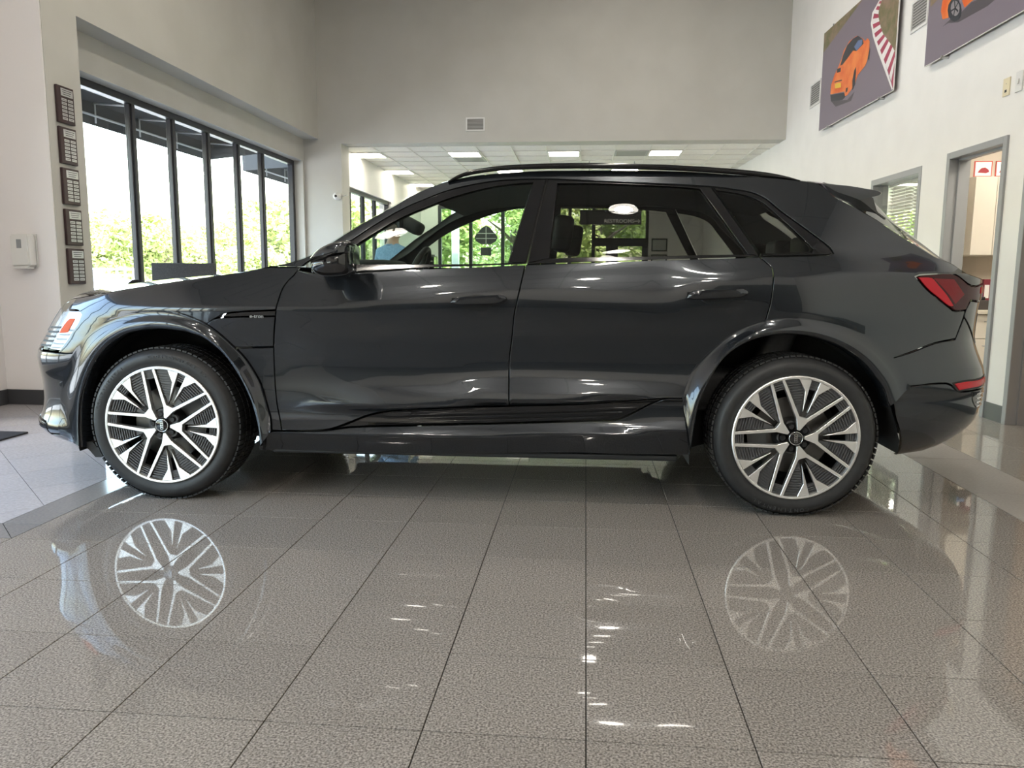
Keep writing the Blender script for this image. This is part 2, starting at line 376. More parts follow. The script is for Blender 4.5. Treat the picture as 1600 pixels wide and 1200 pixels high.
cl_names = {(4, 5): 'unseen flat ceiling light above the windscreen, kept to light the back room', (8, 5): 'unseen flat ceiling light above the rear doors, kept to light the back room', (4, 9): 'unseen flat ceiling light before the rear glazing, kept to light the back room',  # the lights on this line are unseen, kept to brighten the room
            (0, 1): 'flat ceiling light nearest the column', (3, 1): 'flat ceiling light third of the near row from the left with a vent behind', (6, 1): 'flat ceiling light above the middle of the car roof', (9, 1): 'flat ceiling light right of the ceiling vent',
            (0, 5): 'small flat ceiling light in the second row near the left wall', (0, 9): 'farthest flat ceiling light beside the left wall'}
for i in range(14):
    for j in range(12):
        x = cx0 + CT*(i + .5); y = 12.80 + CT*(j + .5)
        if (i, j) in LIGHTS:
            o = empty('ceiling_light', (x, y, 3.12))
            tag(o, cl_names[(i, j)], 'light', 'flat ceiling lights in the back room')
            boxes('light_frame', [((-.281, -.281, 0), (.281, -.25, .07)), ((-.281, .25, 0), (.281, .281, .07)), ((-.281, -.25, 0), (-.25, .25, .07)), ((.25, -.25, 0), (.281, .25, .07))], M_grid, o)
            box('diffuser', (-.25, -.25, .012), (.25, .25, .03), lit, o)
        elif (i, j) in VENTS:
            o = empty('ceiling_vent', (x, y, 3.12)); tag(o, 'grey slatted ceiling vent ' + ('left of the right-hand ceiling light' if i == 8 else 'behind the second ceiling light from the left'), 'vent')
            boxes('vent_frame', [((-.275, -.275, 0), (.275, -.24, .02)), ((-.275, .24, 0), (.275, .275, .02)), ((-.275, -.24, 0), (-.24, .24, .02)), ((.24, -.24, 0), (.275, .24, .02))], M_vent, o)
            for k in range(9): box('slat', (-.24, -.22 + k*.052, .004), (.24, -.22 + k*.052 + .03, .016), M_vent, o)
        else:
            o = put(ctm, x, y, 0, 'ceiling_tile', ceil_low); o.location.z = 3.141; o.scale = (1, 1, -1)
struct(boxes('trim_3', [((cx0 + CT*i - .012, 12.80, 3.128), (cx0 + CT*i + .012, 19.0, 3.16)) for i in range(15)] + [((-4.0, 12.80 + CT*j - .012, 3.1285), (3.4, 12.80 + CT*j + .012, 3.16)) for j in range(12)], M_grid))
# ================= right wall (slightly splayed), its doors and windows ====================================
W0 = Vector((3.165, 6.3, 0)); _d = (Vector((2.95, 12.456, 0)) - W0).normalized()
W_ANG = math.atan2(_d.y, _d.x)
WM = Matrix.Translation(W0) @ Matrix.Rotation(W_ANG, 4, 'Z')          # local x along the wall (away), local +y INTO the hall (left)
# in this frame the wall body is at y in [-.16, 0]
def wbox(name, L, m, parent=None, bevel=0.0):
    return boxes(name, L, m, parent, WM if parent is None else None, bevel)
RW = lambda a0, a1, z0, z1, y0=-.16, y1=0.0: ((a0, y0, z0), (a1, y1, z1))
D1 = (.118, 1.045); D2 = (-1.25, -.144); W1 = (1.545, 2.735); W2 = (3.13, 4.35)
struct(wbox('wall_right', [RW(-14.5, 13.2, 2.163, ZC), RW(-14.5, D2[0], 0, 2.163), RW(D2[1], D1[0], 0, 2.163), RW(D1[1], W1[0], 0, 2.163), RW(W1[0], W1[1], 0, .85), RW(W1[0], W1[1], 2.13, 2.163),
                           RW(W1[1], W2[0], 0, 2.163), RW(W2[0], W2[1], 0, .85), RW(W2[0], W2[1], 2.11, 2.163), RW(W2[1], 13.2, 0, 2.163)], M_white))
struct(wbox('baseboard_right', [RW(-14.5, D2[0], 0, .13, 0, .012), RW(D2[1], D1[0], 0, .13, 0, .012), RW(D1[1], 13.2, 0, .13, 0, .012)], M_base))
def wall_thing(name, a, z=0.0): 
    o = empty(name); o.matrix_world = WM @ Matrix.Translation((a, 0, z)); return o
def door_frame(name, a0, a1, zt, fw=.055):
    o = wall_thing(name, a0); struct(o); w = a1 - a0
    boxes('frame_post', [((0, -.165, 0), (fw, .018, zt))], M_frame_grey, o, bevel=.003); boxes('frame_post', [((w - fw, -.165, 0), (w, .018, zt))], M_frame_grey, o, bevel=.003)
    boxes('frame_head', [((fw, -.165, zt - fw), (w - fw, .018, zt))], M_frame_grey, o, bevel=.003)
    boxes('door_stop', [((fw, -.11, 0), (fw + .018, -.06, zt - fw)), ((w - fw - .018, -.11, 0), (w - fw, -.06, zt - fw)), ((fw, -.11, zt - fw - .018), (w - fw, -.06, zt - fw))], M_frame_grey, o)
    return o
d1 = door_frame('door_1', D1[0], D1[1], 2.163)
d2 = door_frame('door_2', D2[0], D2[1], 2.163)
boxes('door_leaf', [((.06, -.162, .01), (D2[1] - D2[0] - .06, -.12, 2.10))], M_tan, d2, bevel=.003)
dh = tube('door_handle', [(.14, -.12, 1.0), (.14, -.07, 1.0), (.25, -.07, 1.0)], .01, M_steel, d2)
def wall_window(name, a0, a1, z0, z1):
    o = wall_thing(name, a0, z0); struct(o); w, h = a1 - a0, z1 - z0; f = .06
    for lo, hi, n in [((0, -.16, 0), (w, .006, f), 'sill'), ((0, -.16, h - f), (w, .006, h), 'head'), ((0, -.16, f), (f, .006, h - f), 'jamb'), ((w - f, -.16, f), (w, .006, h - f), 'jamb')]:
        box(n, lo, hi, M_frame_grey, o, .003)
    from_data('pane', [(f, -.05, f), (w - f, -.05, f), (w - f, -.05, h - f), (f, -.05, h - f)], [(3, 2, 1, 0)], M_glass, o)
    return o
wall_window('window_5', W1[0], W1[1], .85, 2.13); wall_window('window_6', W2[0], W2[1], .85, 2.11)
def blind(name, a0, a1, zt, zb, label):
    o = wall_thing(name, a0, zb); o.matrix_world = WM @ Matrix.Translation((a0, -.20, zb)); tag(o, label, 'blind', 'venetian blinds in the office window')
    w = a1 - a0; box('headrail', (0, -.025, zt - zb - .03), (w, .025, zt - zb), M_blind, o)
    n = int((zt - zb - .05)/.034)
    me = bpy.data.meshes.new('slat'); V = []; 
    for s, y, z in ((0, -.019, -.009), (0, 0, .0015), (0, .019, .009)): V += [(0, y, z), (w, y, z)]
    me.from_pydata(V, [], [(0, 1, 3, 2), (2, 3, 5, 4)]); me.update(); me.materials.append(M_blind)
    for k in range(n):
        s = bpy.data.objects.new('slat', me); COL.objects.link(s); s.parent = o; s.location = (0, 0, zt - zb - .05 - k*.034)
    box('bottom_rail', (0, -.02, 0), (w, .02, .015), M_blind, o)
    for x in (.12, w - .12): tube('cord', [(x, .021, .01), (x, .021, zt - zb)], .0015, M_plastic_w, o, 4)
    return o
blind('window_blind', W1[0] + .03, W1[0] + .60, 2.08, 1.50, 'cream venetian blind half raised in the office window nearest the open door')
blind('window_blind', W1[0] + .63, W1[1] - .03, 2.08, .95, 'cream venetian blind lowered fully behind the spoiler in the office window')
# offices behind the right wall
struct(boxes('wall_office', [((6.6, 2.0, 0), (6.8, 8.4, 3.2)), ((6.6, 8.4, 0), (6.8, 19, .9)), ((6.6, 8.4, 2.5), (6.8, 19, 3.2)), ((2.9, 19, 0), (6.8, 19.2, 3.2)), ((3.35, 2.0, 0), (6.8, 2.2, 3.2))], M_white))
struct(boxes('wall_office_partition', [((3.285, 7.80, 0), (6.8, 7.86, 3.2))], M_backsplash))
struct(boxes('ceiling_office', [((3.33, 2.0, 2.75), (6.8, 19.2, 2.85))], M_ceiltile))
for k, (x, y) in enumerate([(4.2, 6.6), (4.8, 11.0), (4.2, 4.6), (4.8, 13.5)]):  # unseen lights, the later pair added to brighten the offices
    o = empty('ceiling_light', (x, y, 2.745)); tag(o, ('flat ceiling light inside the cabinet office, nearest the cabinets', 'flat ceiling light inside the office with blinds, nearest the blinds', 'unseen ceiling light added to brighten the cabinet office, nearest the camera', 'unseen ceiling light added to brighten the office with blinds, farthest back')[k], 'light')
    box('light_frame', (-.6, -.3, -.012), (.6, .3, .004), M_grid, o); box('diffuser', (-.55, -.26, -.016), (.55, .26, -.012), lit, o)
# hall: ceiling with recessed round lamps, wall behind the camera
hall = struct(box('ceiling', (-5.05, -8.2, ZC), (4.2, 12.8, ZC + .15), mat('hall_ceiling', (.54, .52, .49), .8)))
struct(boxes('trim_4', [((-5.0, y - .015, ZC - .02), (4.0, y + .015, ZC)) for y in np.arange(-7, 12, 1.22)] + [((x - .015, -8, ZC - .02), (x + .015, 12.4, ZC)) for x in np.arange(-4.8, 4, 1.22)], mat('ceiling_bar', (.30, .29, .27), .6)))
struct(boxes('wall_front', [((-5.05, -8.4, 2.6), (4.2, -8.2, ZC))], M_white)); struct(boxes('wall_front_lower', [((-5.05, -8.4, 0), (4.2, -8.2, 2.6))], mottle(mat('dark_lower_wall', (.08, .08, .085), .6), 1, (.07, .07, .075), (.10, .10, .105), coord='World')))  # unseen wall, coloured pale above and dark below to shape the car's reflections
m_can = mat('lit_lamp', (.9, .9, .9), .5, emit=(1, .93, .82), emit_s=CAN_POWER); m_reflector_glow = mat('glowing_lamp_reflector', (.8, .8, .78), .4, emit=(1, .94, .84), emit_s=CAN_POWER*.06); m_reflector = mat('lamp_reflector', (.8, .8, .78), .15, 1.0)  # ring around the bulb glows in place of light bounced off a reflector
for ix, x in enumerate((-2.4, .52)):
    for iy, y in enumerate((-6.6, -3.9, -1.2, 1.62, 6.6, 9.6)):
        if y > 9 and x < 0: continue  # the single back lamp is added to brighten the header wall
        o = empty('recessed_lamp', (x, y, ZC - .02)); tag(o, 'round recessed lamp, ' + ('left' if x < 0 else 'right') + ' row of the ceiling, ' + ('nearest the dark front wall', 'second from the front wall', 'above the camera', 'mirrored in the car side windows', 'above the far side of the car', 'nearest the header wall, added to brighten it')[iy], 'lamp', 'round recessed lamps in the hall ceiling')
        lathe('trim_ring', [(.19, .02), (.235, .02), (.235, -.006), (.20, -.012), (.185, .0)], m_reflector, o, 24, 'Z', closed=True)
        lathe('bulb', [(.001, -.004), (.08, -.003), (.118, .004)], m_can, o, 24, 'Z'); lathe('reflector_ring', [(.118, .004), (.15, .002), (.186, .008)], m_reflector_glow, o, 24, 'Z')

# ================= outside =====================================================================================
gr = struct(box('ground_1', (-70, -40, -.4), (60, 110, -.26), M_asphalt))
struct(boxes('ground_2', [((-9, 19.7, -.26), (12, 26.5, -.2))], M_grass)); struct(boxes('ground_3', [((8.2, 5, -.26), (14, 60, -.2))], M_grass))
def crown_mesh(name, rx, rz, zc, n, leaf, seed, m):
    r = random.Random(seed); V = []; F = []
    blobs = [(r.uniform(-.6, .6)*rx, r.uniform(-.6, .6)*rx, zc + r.uniform(-.7, .7)*rz, r.uniform(.35, .55)) for _ in range(16)]
    for k in range(n):
        bx_, by_, bz_, br = r.choice(blobs)
        th = r.uniform(0, 2*PI); ph = math.acos(r.uniform(-1, 1)); rad = br*rx*r.uniform(.55, 1.0)
        c = Vector((bx_ + rad*math.sin(ph)*math.cos(th), by_ + rad*math.sin(ph)*math.sin(th), bz_ + rad*.85*math.cos(ph)))
        a = Vector((r.gauss(0, 1), r.gauss(0, 1), r.gauss(0, .6))).normalized(); b = a.cross(Vector((r.gauss(0, 1), r.gauss(0, 1), r.gauss(0, 1)))).normalized()
        l = leaf*r.uniform(.6, 1.3); k0 = len(V)
        V += [tuple(c - a*l), tuple(c + b*l*.45), tuple(c + a*l), tuple(c - b*l*.45)]; F.append((k0, k0+1, k0+2, k0+3))
    me = bpy.data.meshes.new(name); me.from_pydata(V, [], F); me.update(); me.materials.append(m); return me
def trunk_mesh(name, h, r, seed):
    rr = random.Random(seed); bm = bmesh.new()
    add_tube(bm, [(0, 0, -.3), (.03, .02, h*.3), (-.05, .04, h*.6), (.02, -.03, h*.9)], [r*1.25, r, r*.75, r*.3], 8)
    for k in range(6):
        a = rr.uniform(0, 2*PI); z = h*rr.uniform(.35, .7); L = h*rr.uniform(.25, .4)
        add_tube(bm, [(0, 0, z), (L*.5*math.cos(a), L*.5*math.sin(a), z + L*.4), (L*math.cos(a), L*math.sin(a), z + L*.7)], [r*.5, r*.35, r*.12], 6)
    me = bpy.data.meshes.new(name); bm.to_mesh(me); bm.free(); me.materials.append(M_bark); return me
kinds = {'far': (crown_mesh('crown', 2.6, 1.5, 2.5, 8000, .15, 1, M_leaf), trunk_mesh('trunk', 3.0, .16, 1)), 'far2': (crown_mesh('crown', 2.4, 1.2, 2.1, 7000, .15, 2, M_leaf), trunk_mesh('trunk', 2.6, .14, 2)),
         'near': (crown_mesh('crown', 2.0, 2.9, 2.0, 9000, .10, 3, M_leaf2), trunk_mesh('trunk', 3.8, .12, 3))}
def tree(kind, x, y, rz, s, label, group):
    o = empty('tree', (x, y, -.26), rz); o.scale = (s, s, s); tag(o, label, 'tree', group)
    for n, me in zip(('crown', 'trunk'), kinds[kind]):
        c = bpy.data.objects.new(n, me); COL.objects.link(c); c.parent = o
for k, (kd, x, y, s, lb) in enumerate([
    ('far', -31.2, 47, 1.22, 'pale green parking-lot tree behind the leftmost pane of the left window wall'),
    ('far', -22.7, 40, 1.05, 'pale green parking-lot tree behind the second pane, its crown touching the first mullion'),
    ('far', -23.0, 47, 1.02, 'pale green parking-lot tree seen through the third pane above the grey partition'),
    ('far2', -17.0, 40, 0.8, 'lowest pale tree, behind the fourth pane of the left window wall'),
    ('far', -20.9, 54, 1.6, 'tall pale tree behind the two last panes of the left window wall'),
    ('far2', -29.9, 40, 1.1, 'pale tree at the left edge of the window wall, partly behind the jamb'),
    ('far', -8.5, 27.5, .95, 'bright tree seen through the narrow window left of the car roof')]):
    tree(kd, x, y, k*1.3, s, lb, 'trees beyond the left windows')
for k, (x, y, s) in enumerate([(-4.7, 23.2, 1.0), (.35, 23.2, 1.0), (5.4, 23.2, 1.0), (-2.6, 28.6, 1.15), (3.3, 28.6, 1.15)]):
    tree('near', x, y, k*2.1, s, ['bright green tree behind the post and left panes of the rear glazing', 'bright green tree behind the middle panes of the rear glazing, nearer row', 'bright green tree at the right of the nearer row, behind the picture wall', 'bright green tree of the farther row, behind the diamond decal', 'bright green tree of the farther row, seen through the dark rear window'][k], 'trees beyond the rear glazing')
for k, (x, y) in enumerate([(10.4, 18.6), (11.5, 24.5), (10.2, 31.0)]):
    tree('near', x, y, k, 1.1, ['nearest green tree outside the office with blinds', 'second green tree outside the office with blinds', 'third green tree outside the office with blinds, farthest back'][k], 'trees outside the office')
def lot_car(x, y, rz, col, label):
    o = empty('parked_car', (x, y, -.26), rz); tag(o, label, 'car', 'cars in the parking lot')
    mp = mat('lot_paint_%d' % int(col[2]*100), col, .3, 0, .5, .6)
    prof = [(-2.2, .35), (-2.25, .75), (-1.3, .95), (-.7, 1.42), (.9, 1.45), (1.7, 1.0), (2.2, .9), (2.25, .4)]
    prism('body', [(a, b) for a, b in prof], mp, o, Matrix.Translation((0, -.85, 0)), 1.7, .05)
    prism('side_window', [(-1.05, 1.0), (-.62, 1.34), (.82, 1.36), (1.4, 1.0)], M_blackgloss, o, Matrix.Translation((0, -.87, 0)), 1.74)
    for s in (-1.4, 1.4):
        for t in (-.8, .65): lathe('wheel', [(.001, .15), (.2, .16), (.31, .15), (.33, .1), (.33, .04), (.31, 0), (.2, -.01), (.001, 0)], M_black, o, 20, M=Matrix.Translation((s, t, .33)))
lot_car(-23.6, 33.2, .2, (.75, .75, .74), 'white car parked far outside the leftmost window pane')
lot_car(-17.4, 33.4, .1, (.62, .64, .66), 'silver car parked outside behind the grey partition')
lot_car(-12.0, 33.6, -.2, (.72, .72, .70), 'white car parked far outside the fourth window pane')
fe = empty('lattice_fence', (-19.7, 31.0, -.26)); tag(fe, 'pale blue lattice fence far outside the leftmost window pane', 'fence')
fm_ = mat('pale_blue_rail', (.42, .50, .62), .5)
for k in range(7): box('post', (-.7 + .36*k, -.03, 0), (-.63 + .36*k, .03, 1.55), fm_, fe)
for k in range(6): box('rail', (-.7, -.02, .25 + .24*k), (1.55, .02, .33 + .24*k), fm_, fe)
def awning(name, y0, y1, x1, zlow, label, xw=-4.76):
    o = empty(name, (xw, y0, 3.45)); tag(o, label, 'awning', 'canvas awnings outside the left windows'); L = y1 - y0; X = x1 - xw; zl = zlow - 3.45
    def sheet(n, V, m): from_data(n, V + [(a, b, c - .012) for a, b, c in V], [(0, 1, 2, 3), (7, 6, 5, 4), (0, 4, 5, 1), (1, 5, 6, 2), (2, 6, 7, 3), (3, 7, 4, 0)], m, o)
    sheet('canvas', [(0, 0, 0), (X, 0, zl + .26), (X, L, zl + .26), (0, L, 0)], M_awning)
    box('valance', (X - .012, 0, zl), (X, L, zl + .26), M_awning, o)
    for y, n in ((0, 'end_panel'), (L, 'end_panel')): prism(n, [(0, zl + .10), (X, zl), (X, zl + .25), (0, -.01)], M_awning, o, Matrix.Translation((0, y - .006, 0)), .012)
    tube('front_tube', [(X + .03, .02, zl + .10), (X + .03, L - .02, zl + .10)], .014, M_whitemetal, o); tube('mid_tube', [(X*.45, .02, zl + .20), (X*.45, L - .02, zl + .20)], .020, M_whitemetal, o)
    n = max(2, int(L/.85))
    for k in range(n + 1):
        y = .03 + (L - .06)*k/n
        tube('arm', [(.02, y, zl + .15), (X*.45, y, zl + .20), (X + .02, y, zl + .24)], .012, M_whitemetal, o); tube('hanger', [(X + .03, y, zl + .24), (X + .03, y, zl + .02)], .010, M_whitemetal, o, 6)
awning('awning', 5.2, 11.65, -5.7, 2.78, 'long charcoal awning on white tubes outside the first three window panes')
awning('awning', 12.90, 16.4, -5.7, 2.785, 'farther charcoal awning outside, seen through the last window panes', -4.255)
# ================= things on the walls ===========================================================================
PLB = [2.581, 2.259, 1.935, 1.606, 1.287]
names = ['topmost of the five mahogany plaques on the pier', 'second mahogany plaque from the top on the pier', 'middle mahogany plaque of the column on the pier', 'fourth mahogany plaque from the top on the pier', 'lowest mahogany plaque on the pier, just above the car bonnet']
for k, zt in enumerate(PLB):
    o = empty('award_plaque', (-4.256, 6.248, zt - .145)); tag(o, names[k] + ', with silver name plates', 'plaque', 'award plaques on the pier')
    box('board', (0.0005, -.104, -.146), (.024, .104, .146), M_wood_dark, o, .005)
    box('title_plate', (.024, -.060, .068), (.026, .088, .128), M_plate, o)
    for r in range(6):
        for c in range(2): box('name_plate', (.024, -.056 + .078*c, .030 - .0295*r), (.0258, .006 + .078*c, .050 - .0295*r), M_plate, o)
    L = [((.026, -.045 + .004*j, .112 - .016*j), (.0264, .075 - .01*j, .117 - .016*j)) for j in range(3)]
    for r in range(6):
        for c in range(2): L.append(((.0258, -.050 + .078*c, .038 - .0295*r), (.0262, -.004 + .078*c, .0415 - .0295*r)))
    tag(boxes('engraved_lines', L, M_ink, o), kind='stuff')
dsp = empty('soap_dispenser', (-4.503, 6.04, 1.261)); tag(dsp, 'white wall-mounted sanitiser dispenser on the pale pier at the left edge', 'dispenser')
prism('housing', [(-.080, -.125), (.080, -.125), (.080, .13), (-.080, .13)], M_plastic_w, dsp, Matrix.Translation((0, -.105, 0)), .092, .012)
box('back_plate', (-.084, -.015, -.132), (.084, -.001, .136), M_plastic_w, dsp, .004); box('drip_lip', (-.06, -.10, -.142), (.06, -.02, -.124), M_plastic_w, dsp, .004); box('sight_window', (-.02, -.1065, .02), (.02, -.1045, .09), mat('smoked_plastic', (.25, .26, .27), .3), dsp)
def grille(name, o, w, h, label, slats=9, two=False):
    tag(o, label, 'vent'); f = .022
    boxes('vent_frame', [((0, 0, 0), (w, .014, f)), ((0, 0, h - f), (w, .014, h)), ((0, 0, f), (f, .014, h - f)), ((w - f, 0, f), (w, .014, h - f))], M_plastic_w, o)
    box('duct_back', (f, 0.0005, f), (w - f, .002, h - f), mat('duct_shadow', (.12, .115, .105), .8), o)  # flat plate, its dark colour stands in for the shade inside the vent
    for k in range(slats):
        z = f + (h - 2*f)*(k + .2)/slats; bm = bmesh.new(); add_box(bm, (f, .002, z), (w - f, .005, z + (h - 2*f)/slats*.55), None); from_bm('louvre', bm, M_vent, o)
v1 = wall_thing('wall_vent', 4.638, 3.348); grille('wall_vent', v1, .42, .304, 'small white-framed wall vent left of the orange car poster')
v2 = wall_thing('wall_vent', 1.653, 3.426); grille('wall_vent', v2, .353, .288, 'square white-framed wall vent between the two car posters')
v3 = empty('wall_vent', (-1.60, 12.458, 3.30), PI); grille('wall_vent', v3, .296, .206, 'grey wall vent on the high header wall above the car', 8)
def plate(name, a, z, w, h, m, label, cat, sock=False):
    o = wall_thing(name, a, z); tag(o, label, cat); box('cover_plate', (0, .0005, 0), (w, .010, h), m, o, .003)
    if sock: box('socket_hole', (w*.35, .0102, h*.2), (w*.65, .0112, h*.34), M_black, o); lathe('screw', [(.001, .0115), (.004, .011), (.004, .009)], M_vent, o, 8, M=Matrix.Translation((w/2, 0, h*.68)))
    else: box('toggle', (w*.38, .010, h*.38), (w*.62, .020, h*.62), m, o, .002)
plate('wall_jack', .168, 2.463, .09, .133, M_cream, 'cream wall jack plate high on the right wall below the second poster', 'wall plate', True)
plate('light_switch', .003, 2.459, .089, .147, M_plastic_w, 'white switch plate at the right edge of the photo', 'switch')
# posters: thin printed panels on stand-offs
C_road = mat('print_asphalt', (.205, .17, .205), .35); C_curb_r = mat('print_red', (.40, .05, .10), .35); C_white = mat('print_white', (.80, .77, .74), .35)
C_dirt = mottle(mat('print_verge', (.2, .17, .1), .35), 9, (.14, .14, .06), (.30, .20, .14)); C_orange = mottle(mat('print_orange', (.80, .17, .03), .3), 6, (.72, .12, .02), (.85, .25, .06)); C_dark = mat('print_dark', (.03, .035, .045), .3); C_blue = mat('print_blue', (.12, .17, .32), .3)
C_yel = mat('print_yellow', (.75, .50, .04), .35); C_shade = mat('print_shadow', (.085, .075, .085), .35)
def poster(a0, a1, z0, z1, label):
    o = wall_thing('car_poster', a0, z0); tag(o, label, 'poster', 'car posters on the right wall'); box('print_board', (0, .045, 0), (a1 - a0, .056, z1 - z0), C_road, o); 
    boxes('board_edge', [((-.004, .044, -.004), (a1 - a0 + .004, .0555, 0)), ((-.004, .044, z1 - z0), (a1 - a0 + .004, .0555, z1 - z0 + .004)), ((-.004, .044, 0), (0, .0555, z1 - z0)), ((a1 - a0, .044, 0), (a1 - a0 + .004, .0555, z1 - z0))], C_white, o)
    for f in (.15, .85):
        for z in (-.004, z1 - z0 + .004): lathe('stand_off', [(.001, .065), (.014, .064), (.016, .06), (.016, .001)], M_steel, o, 12, M=Matrix.Translation(((a1 - a0)*f, 0, z)))
    return o
def print_shape(o, a0, z0, pts, m, lvl, nm, lim=None):
    P = [(a - a0, z - z0) for a, z in pts]
    if lim: P = [(min(max(a, 0), lim[0]), min(max(z, 0), lim[1])) for a, z in P]
    prism(nm, P, m, o, Matrix.Translation((0, .056 + .0006*lvl, 0)), .0006)
TRW = None
def do_posters():
    a0, a1, z0, z1 = 2.209, 4.464, 2.955, 4.15
    o = poster(a0, a1, z0, z1, 'large poster of an orange sports car seen from behind on a race track'); lim = (a1 - a0, z1 - z0)
    sh = lambda k, m, l, n: print_shape(o, a0, z0, TR['w_' + k], m, l, n, lim)
    zl_ = TR['w_strip'][1][1]; print_shape(o, a0, z0, [(a1, z1), (a1, zl_), (TR['w_strip'][2][0], z1)], C_dirt, 0, 'printed_verge', lim); sh('dirt', C_dirt, 0, 'printed_verge')
    A = resample(TR['w_curb_in'], 200); B = resample(TR['w_curb_out'], 200); ii = [int(199*(k/20)**1.45) for k in range(21)]; A = A[ii]; B = B[ii]
    for k in range(20): print_shape(o, a0, z0, [tuple(A[k]), tuple(A[k+1]), tuple(B[k+1]), tuple(B[k])], C_curb_r if k % 2 else C_white, 1, 'printed_kerb_block', lim)
    sh('line', C_white, 1, 'printed_line'); sh('shade', C_shade, 1, 'printed_shadow')
    for k, m in (('tyre_rear', C_dark), ('tyre_front', C_dark), ('tyre_side', C_dark), ): sh(k, m, 2, 'printed_tyre')
    sh('car', C_orange, 3, 'printed_car_body'); sh('tyre_side', C_dark, 4, 'printed_tyre'); sh('canopy', C_dark, 4, 'printed_canopy'); sh('glass', C_blue, 5, 'printed_window'); sh('plate', C_yel, 4, 'printed_number_plate'); sh('slot', C_dark, 4, 'printed_slot'); sh('vent', C_dark, 4, 'printed_vent'); sh('vent2', C_dark, 4, 'printed_vent')
    a0, a1, z0, z1 = -.72, 1.532, 3.011, 4.20
    o = poster(a0, a1, z0, z1, 'large poster at the top right corner showing an orange sports car wheel'); lim = (a1 - a0, z1 - z0)
    sh2 = lambda k, m, l, n: print_shape(o, a0, z0, TR['w_' + k], m, l, n, lim)
    sh2('p2_shade', C_shade, 0, 'printed_shadow'); sh2('p2_orange', C_orange, 1, 'printed_car_body'); sh2('p2_tyre', C_dark, 2, 'printed_tyre'); sh2('p2_hub', mat('print_grey', (.25, .23, .24), .35), 3, 'printed_wheel'); sh2('p2_grass', C_dirt, 0, 'printed_verge')
    c3 = poster(-3.25, -1.0, 2.955, 4.15, 'third orange car poster on the right wall, nearest the camera and outside the frame')
    dz = np.array([(a - 2.209 - .1, z - 2.955) for a, z in TR['w_car']]); lim3 = (2.25, 1.19)
    for k, m, l, n in (('car', C_orange, 3, 'printed_car_body'), ('canopy', C_dark, 4, 'printed_canopy'), ('tyre_rear', C_dark, 2, 'printed_tyre'), ('dirt', C_dirt, 0, 'printed_verge')): print_shape(c3, 2.209, 2.955, TR['w_' + k], m, l, n, lim3)
    c = np.mean(np.array(TR['w_p2_hub']), 0)
    for k in range(5): 
        a = k*2*PI/5; d = np.array((math.cos(a), math.sin(a))); n = np.array((-d[1], d[0]))
        print_shape(o, a0, z0, [tuple(c + n*.006), tuple(c + d*.07 + n*.008), tuple(c + d*.07 - n*.008), tuple(c - n*.006)], C_dark, 4, 'printed_spoke', lim)
o3 = None
cam_o = empty('security_camera', (-3.95, 12.46, 2.31)); tag(cam_o, 'small white security camera on the column left of the car windscreen', 'camera')
box('bracket', (-.05, -.03, -.03), (.05, -.001, .05), M_plastic_w, cam_o, .004); lathe('dome', [(.001, -.155), (.03, -.15), (.055, -.12), (.06, -.08), (.055, -.03), (.001, -.028)], M_plastic_w, cam_o, 20); lathe('lens', [(.001, -.161), (.018, -.158), (.022, -.150)], M_blackgloss, cam_o, 16)
tube('cable_arm', [(.05, -.02, .0), (.12, -.03, .02), (.16, -.005, .03)], .008, M_plastic_w, cam_o, 6)
# hanging sign in the back room
sg = empty('direction_sign', (.475, 14.5, 2.066)); tag(sg, 'dark hanging sign reading RESTROOMS with an arrow, seen through the rear car window', 'sign')
box('sign_board', (-.60, -.02, -.058), (.50, .02, .20), mat('sign_charcoal', (.03, .03, .033), .5), sg)
m_let = mat('sign_lettering', (.85, .84, .82), .5)
text('lettering', 'RESTROOMS', .096, m_let, sg, Matrix.Translation((.105, -.021, 0)) @ Matrix.Rotation(PI/2, 4, 'X'), .001, bold=True)
prism('arrow', [(-.06, .010), (.02, .010), (.008, .032), (.022, .036), (.052, 0), (.022, -.036), (.008, -.032), (.02, -.010), (-.06, -.010)], m_let, sg, Matrix.Translation((.43, -.0225, 0)), .002)
for x in (-.45, .35): tube('hanging_rod', [(x, 0, .16), (x, 0, 1.05)], .006, M_steel, sg, 6)
dc = empty('window_decal', (-2.42, 19.096, 2.02)); tag(dc, 'dark rounded diamond decal stuck on the rear glazing behind the driver window', 'decal')
prism('diamond', [(-.28, -.02), (-.24, .04), (-.10, .20), (0, .26), (.10, .20), (.24, .04), (.28, -.02), (.24, -.12), (.12, -.19), (-.12, -.19), (-.24, -.12)], M_ink, dc, Matrix.Translation((0, -.01, 0)), .006)
prism('small_square', [(-.13, -.46), (.13, -.46), (.13, -.27), (-.13, -.27)], M_ink, dc, Matrix.Translation((0, -.01, 0)), .006)
boxes('light_lines', [((-.20, -.0115, .06), (.20, -.0102, .075)), ((-.24, -.0115, -.06), (.24, -.0102, -.045)), ((-.008, -.0115, -.18), (.008, -.0102, .24))], m_let, dc)
for k, (x, z, w, h) in enumerate([(1.53, 1.67, .37, .30), (1.53, 1.30, .37, .30)]):
    o = empty('framed_picture', (x, 18.998, z)); tag(o, ['dark framed picture on the far white wall, seen through the rear car window', 'lower dark framed picture on the far white wall, just above the car door'][k], 'picture', 'framed pictures on the far wall')
    boxes('frame', [((0, -.025, 0), (w, -.001, .03)), ((0, -.025, h - .03), (w, -.001, h)), ((0, -.025, .03), (.03, -.001, h - .03)), ((w - .03, -.025, .03), (w, -.001, h - .03))], M_black, o); box('print', (.03, -.012, .03), (w - .03, -.004, h - .03), mat('pale_print', (.5, .52, .5), .4), o)
ps = struct(box('post_1', (-3.47, 20.3, -.2), (-3.30, 20.5, 4.2), M_stucco))
